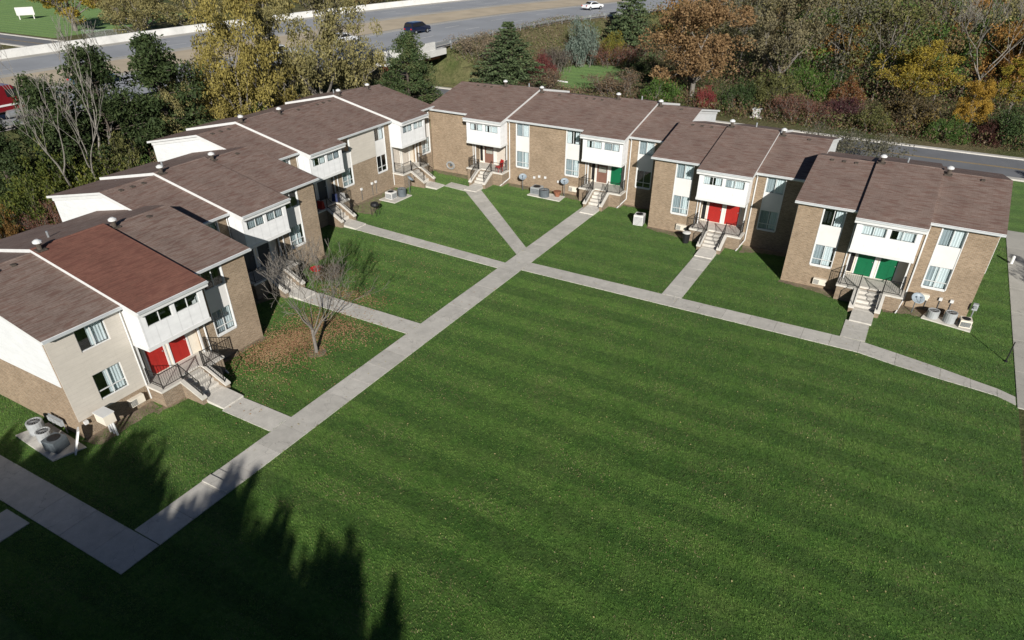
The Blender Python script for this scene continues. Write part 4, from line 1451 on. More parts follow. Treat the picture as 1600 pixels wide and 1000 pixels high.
# ------------------------------------------------------------------ vehicles
def make_car(name, loc, rz, paint, label, cat='car', prof='sedan'):
    t = empty(name, loc, rz)
    pm = M[paint] if isinstance(paint, str) else paint
    if prof == 'sedan':
        body = [(-2.3, .38, .78), (-2.34, .62, .84), (-2.25, .93, .84), (-1.5, .97, .84), (-0.9, 1.40, .64), (0.35, 1.44, .64), (1.15, 1.0, .82), (2.1, .86, .82), (2.32, .66, .80), (2.3, .36, .76)]
    else:
        body = [(-2.3, .40, .80), (-2.38, .70, .88), (-2.32, 1.05, .88), (-2.12, 1.62, .72), (-1.7, 1.72, .70), (0.45, 1.68, .70), (1.25, 1.12, .86), (2.15, .96, .84), (2.4, .72, .82), (2.38, .38, .78)]
    mb = MB()
    n = len(body)
    for x, z, hw in body:
        mb.v.append((x, -hw, z)); mb.v.append((x, hw, z))
    for k in range(n - 1):
        mb.f.append((2 * k, 2 * k + 1, 2 * k + 3, 2 * k + 2)); mb.m.append(0)
    # sides: lower flank and greenhouse, plus the floor
    lo = [(x, z, hw) for x, z, hw in body]
    mb.f.append(tuple(2 * k for k in range(n))); mb.m.append(0)
    mb.f.append(tuple(2 * k + 1 for k in reversed(range(n)))); mb.m.append(0)
    mb.f.append((0, 2 * n - 2, 2 * n - 1, 1)); mb.m.append(0)
    o = mb.build('body', [pm], t)
    bv = o.modifiers.new('bevel', 'BEVEL'); bv.width = 0.06; bv.segments = 2; bv.limit_method = 'ANGLE'
    # glass
    if prof == 'sedan':
        side = [(-1.3, 1.0), (-0.82, 1.34), (0.28, 1.37), (0.95, 1.0)]
        ws = [(1.05, 1.05), (0.42, 1.40)]; rw = [(-1.40, 1.04), (-0.96, 1.36)]
    else:
        side = [(-2.1, 1.12), (-1.98, 1.56), (0.38, 1.58), (1.05, 1.12)]
        ws = [(1.15, 1.18), (0.55, 1.60)]; rw = [(-2.30, 1.12), (-2.16, 1.56)]
    def hwz(z):
        return (0.84 - (z - 0.97) * (0.2 / 0.43)) if prof == 'sedan' else (0.88 - (z - 1.05) * (0.16 / 0.57))
    for s in (-1, 1):
        g = MB(); q = [(x, s * (hwz(z) + 0.012), z) for x, z in side]
        g.poly(q if s < 0 else q[::-1]); g.build('side_window', 'near_black', t)
    for w, nm, dx in ((ws, 'windscreen', 0.03), (rw, 'rear_window', -0.03)):
        g = MB(); (xa, za), (xb, zb) = w
        q = [(xa + dx, -hwz(za) + .08, za + .03), (xa + dx, hwz(za) - .08, za + .03), (xb + dx, hwz(zb) - .06, zb + .03), (xb + dx, -hwz(zb) + .06, zb + .03)]
        g.poly(q if dx > 0 else q[::-1]); g.build(nm, 'near_black', t)
    wm = MB(); wm.tube((0, -0.11, 0), (0, 0.11, 0), 0.33, n=16)
    wme = wm.mesh('tyre', ['near_black'])
    hm = MB(); hm.tube((0, -0.125, 0), (0, 0.125, 0), 0.19, n=12)
    hme = hm.mesh('rim', ['galv'])
    for x in (-1.42, 1.42):
        for s in (-1, 1):
            w = link('wheel', wme, t); w.location = (x, s * 0.76, 0.33)
            link('rim', hme, w)
    for s in (-1, 1):
        l = MB(); l.box(2.28, 2.36 if prof == 'sedan' else 2.42, s * 0.62 - 0.14, s * 0.62 + 0.14, 0.62, 0.76); l.build('headlight', 'panel', t)
        l = MB(); l.box(-2.42, -2.28, s * 0.66 - 0.12, s * 0.66 + 0.12, 0.74, 0.9); l.build('tail_light', 'red_plastic', t)
    return tag(t, label, cat, 'vehicles on the highway')

def paint(name, col):
    m, nt, b = new_mat(name)
    v = coords(nt)
    nt.links.new(mixc(nt, noise(nt, v, 2.0, 3), tuple(c * 0.93 for c in col), col), b.inputs['Base Color'])
    b.inputs['Roughness'].default_value = 0.28
    setin(b, 'Coat Weight', 0.5)
    return m
P_NAVY = paint('navy_paint', (0.008, 0.012, 0.035))
P_WHITE = paint('white_paint_car', (0.72, 0.72, 0.72))
P_BLUE = paint('blue_paint', (0.10, 0.20, 0.34))
P_RED = paint('red_truck_paint', (0.15, 0.010, 0.015))
P_SILVER = paint('silver_paint', (0.45, 0.47, 0.48))
def hw_car(y, off):
    return (hx(y, off), y, HZ - 0.035), math.atan2(1, hx(y + 1, off) - hx(y, off))
l_, r_ = hw_car(96.6, 9.6); make_car('car', l_, r_, P_NAVY, 'dark blue minivan on the near lanes of the highway', 'car', 'van')
l_, r_ = hw_car(141.0, 10.6); make_car('car', l_, r_, P_WHITE, 'white car on the highway at the top of the picture', 'car')
l_, r_ = hw_car(46.5, 7.9); make_car('car', l_, r_, P_BLUE, 'blue car on the highway half hidden by the dark pines', 'car')
l_, r_ = hw_car(82.5, 7.4); make_car('car', l_, r_, P_WHITE, 'white car on the highway glimpsed through the largest olive-yellow tree', 'car')
l_, r_ = hw_car(68.5, 10.2); make_car('car', l_, r_, P_SILVER, 'silver van on the highway glimpsed behind the yellow trees', 'van', 'van')

def make_truck(loc, rz):
    t = empty('truck', loc, rz)
    mb = MB()
    mb.hexa([(1.2, -1.0, 0.9), (3.4, -0.8, 0.9), (3.4, 0.8, 0.9), (1.2, 1.0, 0.9)], [(1.2, -1.0, 2.0), (3.3, -0.75, 1.75), (3.3, 0.75, 1.75), (1.2, 1.0, 2.0)])
    mb.build('hood', [P_RED], t)
    mb = MB()
    mb.hexa([(-2.2, -1.2, 0.9), (1.2, -1.2, 0.9), (1.2, 1.2, 0.9), (-2.2, 1.2, 0.9)], [(-2.2, -1.15, 3.05), (0.3, -1.1, 2.95), (0.3, 1.1, 2.95), (-2.2, 1.15, 3.05)])
    o = mb.build('cab', [P_RED], t); bv = o.modifiers.new('bevel', 'BEVEL'); bv.width = 0.12; bv.segments = 3
    mb = MB(); mb.poly([(1.17, -0.95, 2.1), (1.17, 0.95, 2.1), (0.56, 0.95, 2.75), (0.56, -0.95, 2.75)]); mb.build('windscreen', 'near_black', t)
    for s in (-1, 1):
        mb = MB(); q = [(-0.5, s * 1.215, 2.05), (0.8, s * 1.215, 2.05), (0.4, s * 1.19, 2.65), (-0.5, s * 1.18, 2.65)]
        mb.poly(q if s < 0 else q[::-1]); mb.build('side_window', 'near_black', t)
        mb = MB(); mb.box(-2.0, 1.0, s * 1.22 - 0.012, s * 1.22 + 0.012, 1.35, 1.5); mb.build('stripe', 'trim', t)
        mb = MB(); mb.tube((-1.0, s * 1.1, 0.7), (1.0, s * 1.1, 0.7), 0.32, n=12); mb.build('fuel_tank', 'galv', t)
        mb = MB(); mb.tube((-2.3, s * 1.0, 1.0), (-2.3, s * 1.0, 4.0), 0.09, n=8); mb.build('exhaust_stack', 'galv', t)
    mb = MB(); mb.box(-6.5, 3.4, -0.5, 0.5, 0.6, 0.9); mb.build('chassis', 'near_black', t)
    wm = MB(); wm.tube((0, -0.2, 0), (0, 0.2, 0), 0.52, n=18); wme = wm.mesh('wheel', ['near_black'])
    hm = MB(); hm.tube((0, -0.21, 0), (0, 0.21, 0), 0.26, n=12); hme = hm.mesh('rim', ['galv'])
    for x in (2.6, -4.4, -5.7):
        for s in (-1, 1):
            w = link('wheel', wme, t); w.location = (x, s * 1.0, 0.52); link('rim', hme, w)
    mb = MB(); mb.box(-13.5, -2.7, -1.25, 1.25, 1.25, 1.45); mb.box(-13.4, -2.8, -1.2, 1.2, 1.452, 2.5); o = mb.build('trailer', [P_RED], t)
    for x in (-12.4, -11.1):
        for s in (-1, 1):
            w = link('wheel', wme, t); w.location = (x, s * 1.0, 0.52); link('rim', hme, w)
    return tag(t, 'red truck on the highway at the left edge of the picture', 'truck', 'vehicles on the highway')
l_, r_ = hw_car(33.4, 15.8); make_truck(l_, r_)

# ------------------------------------------------------------------ beyond the highway
t = empty('sign_board', (-195, 102, 0), math.atan2(102, -195) + math.pi / 2)
mb = MB(); mb.box(-1.9, 1.9, -0.06, 0.06, 0.9, 2.6); mb.build('board', 'panel', t)
for x in (-1.5, 1.5):
    mb = MB(); mb.box(x - 0.1, x + 0.1, -0.058, 0.058, -0.2, 0.9); mb.build('leg', 'panel', t)
tag(t, 'white sign board on two legs on the lawn beyond the highway', 'sign')
t = empty('chain_link_fence', (-149.5, 87.6, 0), 0.62)
for k in range(5):
    mb = MB(); mb.tube((k * 2.2, 0, -0.1), (k * 2.2, 0, 1.9), 0.04, n=6); mb.build('post', 'galv', t)
mb = MB()
mb.tube((0, 0, 1.85), (8.8, 0, 1.85), 0.03, n=5)
for k in range(60):
    x = -1.6 + k * 0.18
    for s in (-1, 1):
        xa, xb = x, x + 1.7 * s
        if -0.1 < min(xa, xb) and max(xa, xb) < 8.9:
            mb.tube((xa, 0, 0.1), (xb, 0, 1.8), 0.012, n=3, caps=False)
mb.build('wire_mesh', 'galv', t)
tag(t, 'small chain-link fence beyond the highway', 'fence')
mb = MB(); mb.poly([(-250, 86, 0.01), (-158, 86.5, 0.01), (-163, 128, 0.01), (-250, 140, 0.01)])
structure(mb.build('far_lawn', 'lawn'))
pts = []
for k in range(24):
    a = 2 * math.pi * k / 24
    pts.append((-45.5 + 7.4 * math.cos(a) - 0.6 * math.sin(a), 104.0 + 9.6 * math.sin(a) * (1 + 0.1 * math.sin(3 * a))))
sheet('clearing', pts, 0.012, 'lawn')
mb = MB(); mb.tube((-51.6, 99.6, -0.1), (-51.6, 99.6, 1.6), 0.07, n=8)
tag(mb.build('white_post', 'trim'), 'short white post beside the mown clearing', 'post')
mb = MB(); mb.path([(-50.6, 98.7, 0.1), (-49.4, 97.6, 0.12), (-48.0, 97.0, 0.12), (-46.4, 96.9, 0.1)], 0.11, 6)
tag(mb.build('white_pipe', 'trim'), 'curved white pipe lying at the edge of the mown clearing', 'pipe')

# ------------------------------------------------------------------ vegetation
def leaf_arrays(centers, size, rng, aspect=0.6, up=0.0):
    """one small four-cornered leaf per centre, random orientation."""
    n = len(centers)
    a = rng.normal(size=(n, 3)); a[:, 2] = a[:, 2] * (1 - up)
    a /= np.linalg.norm(a, axis=1)[:, None] + 1e-9
    b = rng.normal(size=(n, 3))
    b -= (b * a).sum(1)[:, None] * a
    b /= np.linalg.norm(b, axis=1)[:, None] + 1e-9
    s = size * rng.uniform(0.6, 1.35, n)[:, None]
    v = np.empty((n, 4, 3))
    v[:, 0] = centers - a * s * 0.5
    v[:, 1] = centers + b * s * aspect * 0.5
    v[:, 2] = centers + a * s * 0.5
    v[:, 3] = centers - b * s * aspect * 0.5
    return v.reshape(-1, 3)

def quads_mesh(name, v, mat, mat_index=None, mats=None):
    n = len(v) // 4
    me = bpy.data.meshes.new(name)
    me.vertices.add(len(v))
    me.vertices.foreach_set('co', np.asarray(v, dtype=np.float32).ravel())
    me.loops.add(len(v))
    me.loops.foreach_set('vertex_index', np.arange(len(v), dtype=np.int32))
    me.polygons.add(n)
    me.polygons.foreach_set('loop_start', np.arange(0, len(v), 4, dtype=np.int32))
    for mt in (mats or [mat]):
        me.materials.append(M[mt])
    if mat_index is not None:
        me.polygons.foreach_set('material_index', np.asarray(mat_index, dtype=np.int32))
    me.update(calc_edges=True)
    me.validate()
    return me

def cluster_points(c, r, n, rng, squash=0.75):
    d = rng.normal(size=(n, 3))
    d /= np.linalg.norm(d, axis=1)[:, None]
    d[:, 2] *= squash
    return np.asarray(c) + d * (r * rng.uniform(0.15, 1.0, n)[:, None] ** 0.45)

RMIN = 0.009
def grow(mb, p, d, length, r, depth, rnd, tips, spread=0.6, segs=3, up=0.15, kids=(2, 3), shrink=0.68, n=5):
    """recursive branching; appends tube segments to mb and tip points to tips."""
    p = Vector(p); d = Vector(d).normalized()
    r1 = r
    for s in range(segs):
        q = p + d * (length / segs)
        r2 = max(r * (1 - 0.45 * (s + 1) / segs), RMIN)
        mb.tube(p, q, r1, r2, n if depth > 1 else max(3, n - 1), caps=False)
        p, r1 = q, r2
        d = (d + Vector((rnd.uniform(-.2, .2), rnd.uniform(-.2, .2), rnd.uniform(-.1, .15) + up * 0.3))).normalized()
        if depth <= 2:
            tips.append((tuple(p), depth))
    if depth == 0:
        return
    for k in range(rnd.randint(*kids)):
        ax = Vector((rnd.uniform(-1, 1), rnd.uniform(-1, 1), rnd.uniform(-0.35, 0.8)))
        nd = (d * (1 - spread * 0.5) + ax.normalized() * spread).normalized()
        nd.z += up
        grow(mb, p, nd, length * shrink * rnd.uniform(0.8, 1.2), r1 * 0.8, depth - 1, rnd, tips, spread, segs, up, kids, shrink, n)

def broadleaf(name, seed, density=1.0, leaf=0.34, clear=0.22, airy=False):
    """nominal 10 m high, 10 m wide"""
    rnd = random.Random(seed); rng = np.random.default_rng(seed)
    mb = MB(); tips = []
    base = Vector((0, 0, -0.4)); z = 10 * clear
    mb.tube(base, (0, 0, z), 0.26, 0.2, 8, caps=False)
    nl = 7
    for k in range(nl):
        a = 2 * math.pi * k / nl + rnd.uniform(-.3, .3)
        el = rnd.uniform(0.45, 1.25)
        grow(mb, (0, 0, z * rnd.uniform(0.75, 1.0)), (math.cos(a), math.sin(a), el), rnd.uniform(2.2, 3.0), 0.11, 2, rnd, tips, 0.7, 2, 0.1, (2, 3), 0.62)
    grow(mb, (0, 0, z), (0.05, 0.03, 1), 3.2, 0.16, 3, rnd, tips, 0.6, 2, 0.2, (2, 3), 0.62)
    pts = np.array([t[0] for t in tips])
    # bring the tips into a rounded, uneven envelope
    e = np.sqrt((pts[:, 0] / 5.0) ** 2 + (pts[:, 1] / 5.0) ** 2 + ((pts[:, 2] - 5.9) / 4.1) ** 2)
    keep = pts[e < 1.12]
    rng.shuffle(keep)
    extra = []
    m = 46
    while len(extra) < m:
        q = rng.uniform(-1, 1, 3)
        ln = np.linalg.norm(q)
        if 0.55 < ln < 1.0:
            lump = 1 + 0.14 * math.sin(3 * math.atan2(q[1], q[0]) + seed) + 0.1 * math.sin(5 * q[2] + seed)
            extra.append((q[0] * 4.5 * lump, q[1] * 4.5 * lump, 6.0 + q[2] * 3.7 * lump))
    cl = np.vstack([keep[:70], np.array(extra)])
    if airy:
        cl = cl[rng.uniform(size=len(cl)) < 0.66]
    vs = []
    for c in cl:
        if c[2] < z * 0.85:
            continue
        r = rng.uniform(0.5, 1.3) * (0.9 if airy else 1.0)
        vs.append(cluster_points(c, r, int(rng.uniform(45, 95) * density), rng))
    v = leaf_arrays(np.vstack(vs), leaf, rng)
    return mb.mesh(name + '_trunk', ['bark'], uv=False), quads_mesh(name + '_crown', v, 'leaf_oak')

def bush(name, seed, leaf=0.18, n_cl=46, per=125, twig=True):
    """nominal 4 m high, 8 m wide"""
    rnd = random.Random(seed); rng = np.random.default_rng(seed)
    mb = MB(); tips = []
    for k in range(12):
        a = rnd.uniform(0, 6.28); r = rnd.uniform(0, 2.0)
        p = Vector((r * math.cos(a), r * math.sin(a), -0.3))
        d = Vector((math.cos(a) * 0.5, math.sin(a) * 0.5, 1))
        grow(mb, p, d, rnd.uniform(1.2, 1.7), 0.06, 2, rnd, tips, 0.65, 2, 0.15, (2, 3), 0.7, 4)
    vs = []
    for k in range(n_cl):
        a = rng.uniform(0, 2 * math.pi); rr = 3.4 * math.sqrt(rng.uniform())
        top = (1 - (rr / 4.0) ** 2) * 3.2 * (1 + 0.18 * math.sin(3 * a + seed))
        zc = rng.uniform(0.15, 1.0) ** 0.7 * max(top, 0.6)
        vs.append(cluster_points((rr * math.cos(a), rr * math.sin(a), zc), rng.uniform(0.5, 1.0), per, rng))
    for t, dd in tips:
        vs.append(cluster_points(t, 0.5, 12, rng))
    c = np.vstack(vs)
    c = c[c[:, 2] > -0.05]
    return mb.mesh(name + '_stems', ['bark'], uv=False), quads_mesh(name + '_foliage', leaf_arrays(c, leaf, rng), 'leaf_green')

def twig_bush(name, seed):
    rnd = random.Random(seed); rng = np.random.default_rng(seed)
    mb = MB(); tips = []
    for k in range(26):
        a = rnd.uniform(0, 6.28); r = rnd.uniform(0, 2.6)
        p = Vector((r * math.cos(a), r * math.sin(a), -0.3))
        d = Vector((math.cos(a) * 0.55, math.sin(a) * 0.55, 1))
        grow(mb, p, d, rnd.uniform(1.3, 1.9), 0.05, 2, rnd, tips, 0.6, 2, 0.15, (2, 4), 0.7, 3)
    vs = [cluster_points(t, 0.55, 7, rng) for t, dd in tips]
    return mb.mesh(name + '_stems', ['bark'], uv=False), quads_mesh(name + '_foliage', leaf_arrays(np.vstack(vs), 0.2, rng, 0.45), 'leaf_tan')

def spruce(name, seed, dense=1.0):
    """nominal 10 m high, 8 m wide; tiers of drooping boughs set with needle sprays"""
    rnd = random.Random(seed); rng = np.random.default_rng(seed)
    mb = MB()
    mb.tube((0, 0, -0.4), (0, 0, 9.6), 0.2, 0.03, 7, caps=False)
    cen = []
    z = 0.5
    while z < 9.7:
        R = 4.1 * (1 - z / 10.0) ** 0.85 + 0.15
        nb = max(5, int(11 * (1 - z / 13)))
        off = rnd.uniform(0, 6.28)
        for k in range(nb):
            a = off + 2 * math.pi * k / nb + rnd.uniform(-.2, .2)
            Rb = R * rnd.uniform(0.78, 1.1)
            droop = rnd.uniform(0.12, 0.32)
            tipz = z - droop * Rb * 0.6 + 0.15 * Rb
            p0 = Vector((0, 0, z)); p1 = Vector((Rb * math.cos(a), Rb * math.sin(a), tipz))
            mb.tube(p0, p1, 0.04, 0.012, 3, caps=False)
            n = int((16 + 42 * Rb / 4) * dense)
            t = rng.uniform(0.2, 1.0, n)
            w = (0.5 * (1 - t) + 0.16) * Rb * 0.42 + 0.08
            side = rng.normal(size=n) * w * 0.6
            px_ = Rb * t * math.cos(a) - side * math.sin(a)
            py_ = Rb * t * math.sin(a) + side * math.cos(a)
            pz_ = z + (tipz - z) * t - 0.1 * t * (1 - t) - np.abs(side) * 0.25 + rng.normal(size=n) * 0.07
            cen.append(np.stack([px_, py_, pz_], 1))
        z += rnd.uniform(0.38, 0.55)
    c = np.vstack(cen)
    return mb.mesh(name + '_trunk', ['bark_dark'], uv=False), quads_mesh(name + '_needles', leaf_arrays(c, 0.32, rng, 0.42), 'leaf_spruce')

def pine(name, seed, per=70, step=1.0):
    """nominal 10 m high, 8 m wide; irregular upswept tufts"""
    rnd = random.Random(seed); rng = np.random.default_rng(seed)
    mb = MB()
    mb.tube((0, 0, -0.4), (0.1, 0.05, 9.2), 0.22, 0.04, 7, caps=False)
    vs = []
    z = 0.9
    while z < 9.4:
        R = 3.9 * (1 - (z / 10.4) ** 1.7) + 0.3
        for k in range(6 if z < 8 else 4):
            a = rnd.uniform(0, 6.28)
            Rb = R * rnd.uniform(0.55, 1.05)
            p1 = Vector((Rb * math.cos(a), Rb * math.sin(a), z + 0.3 * Rb * rnd.uniform(0.2, 1.0)))
            mb.tube((0, 0, z), p1, 0.05, 0.02, 4, caps=False)
            if per > 100:      # long upright leading shoots
                for q_ in range(2):
                    sh = Vector((rnd.uniform(-.25, .25), rnd.uniform(-.25, .25), rnd.uniform(0.7, 1.3)))
                    tt = rng.uniform(0, 1, 60)[:, None]
                    vs.append(np.array(p1)[None, :] + tt * np.array(sh)[None, :] + rng.normal(size=(60, 3)) * (0.16 * (1 - tt) + 0.04))
            for t in (0.45, 0.72, 1.0):
                q = Vector((0, 0, z)).lerp(p1, t)
                vs.append(cluster_points(q + Vector((rnd.uniform(-.3, .3), rnd.uniform(-.3, .3), 0.1)), rnd.uniform(0.4, 0.75), per, rng, 0.85))
        z += rnd.uniform(0.45, 0.65) * step
    vs.append(cluster_points((0.1, 0.05, 9.5), 0.5, 50, rng, 1.2))
    return mb.mesh(name + '_trunk', ['bark_dark'], uv=False), quads_mesh(name + '_needles', leaf_arrays(np.vstack(vs), 0.26, rng, 0.4), 'leaf_pine')

def bare_tree(name, seed, stems=1, bark='bark_pale', twigs=4, r0=0.09):
    """nominal 10 m high, about 8 m wide, no leaves to speak of"""
    rnd = random.Random(seed)
    mb = MB(); tips = []
    if stems == 1:
        mb.tube((0, 0, -0.4), (0.1, 0, 2.6), r0 * 1.25, r0, 8, caps=False)
        for k in range(4):
            a = 2 * math.pi * k / 4 + rnd.uniform(-.5, .5)
            grow(mb, (0.1, 0, 2.3 + 0.15 * k), (math.cos(a) * 0.6, math.sin(a) * 0.6, 1), 2.7, r0 * 0.7, twigs + 1, rnd, tips, 0.5, 3, 0.12, (2, 3), 0.66)
    else:
        for k in range(stems):
            a = 2 * math.pi * k / stems + rnd.uniform(-.4, .4)
            lean = rnd.uniform(0.2, 0.75)
            grow(mb, (math.cos(a) * 0.5, math.sin(a) * 0.5, -0.4), (math.cos(a) * lean, math.sin(a) * lean, 1), rnd.uniform(3.6, 4.6), r0, twigs + 1, rnd, tips, 0.42, 4, 0.14, (2, 3), 0.6)
    return mb.mesh(name + '_limbs', [bark], uv=False), None

PROTO = {
    'oak': [broadleaf('oak', 11, 2.6, 0.21, 0.2), broadleaf('oak', 12, 2.6, 0.21, 0.2)],
    'airy': [broadleaf('ash', 21, 2.0, 0.20, 0.2, True), broadleaf('ash', 22, 1.9, 0.20, 0.2, True), broadleaf('ash', 23, 2.0, 0.20, 0.18, True)],
    'bush': [bush('bush', 31), bush('bush', 32), bush('bush', 33)],
    'twig': [twig_bush('twig_bush', 36), twig_bush('twig_bush', 37)],
    'spruce': [spruce('spruce', 41, 1.9)],
    'pine': [pine('pine', 51), pine('pine', 52)],
    'shade': [pine('shade_pine', 53, 150, 0.6), pine('shade_pine', 54, 150, 0.6)],
    'bare': [bare_tree('bare', 61), bare_tree('bare', 62), bare_tree('bare', 63)],
    'bareclump': [bare_tree('bareclump', 71, 6, 'bark_pale', 4, 0.10)],
}
NOM = {'oak': (10, 10), 'airy': (10, 10), 'bush': (4, 8), 'twig': (3.6, 7.5), 'spruce': (10, 8.2), 'pine': (10, 8), 'shade': (10, 8), 'bare': (10.5, 8), 'bareclump': (10, 9)}
CATS = {'oak': ('deciduous_tree', 'tree'), 'airy': ('deciduous_tree', 'tree'), 'bush': ('shrub', 'shrub'), 'twig': ('shrub', 'shrub'),
        'spruce': ('spruce_tree', 'tree'), 'pine': ('pine_tree', 'tree'), 'shade': ('pine_tree', 'tree'), 'bare': ('leafless_tree', 'tree'), 'bareclump': ('leafless_tree', 'tree')}
_count = {}
def plant(kind, colr, x, y, z, hgt, wid, label, rz=None, variant=None, group=None):
    k = _count.get(kind, 0); _count[kind] = k + 1
    lst = PROTO[kind]
    tm, cm = lst[(k if variant is None else variant) % len(lst)]
    nm, cat = CATS[kind]
    root = empty(nm, (x, y, z), (k * 2.399) % 6.283 if rz is None else rz)
    nh, nw = NOM[kind]
    root.scale = (wid / nw, wid / nw, hgt / nh)
    st_ = link('stems' if kind in ('bush', 'twig') else 'trunk', tm, root)
    if kind in ('bush', 'twig'):
        st_['kind'] = 'stuff'
    if cm:
        c = link('foliage' if kind in ('bush', 'twig') else 'crown', cm, root)
        c.material_slots[0].link = 'OBJECT'
        c.material_slots[0].material = M['leaf_' + colr]
    tag(root, label, cat, group or ('shrubs around the courtyard houses' if cat == 'shrub' else 'trees around the courtyard houses'))
    return root

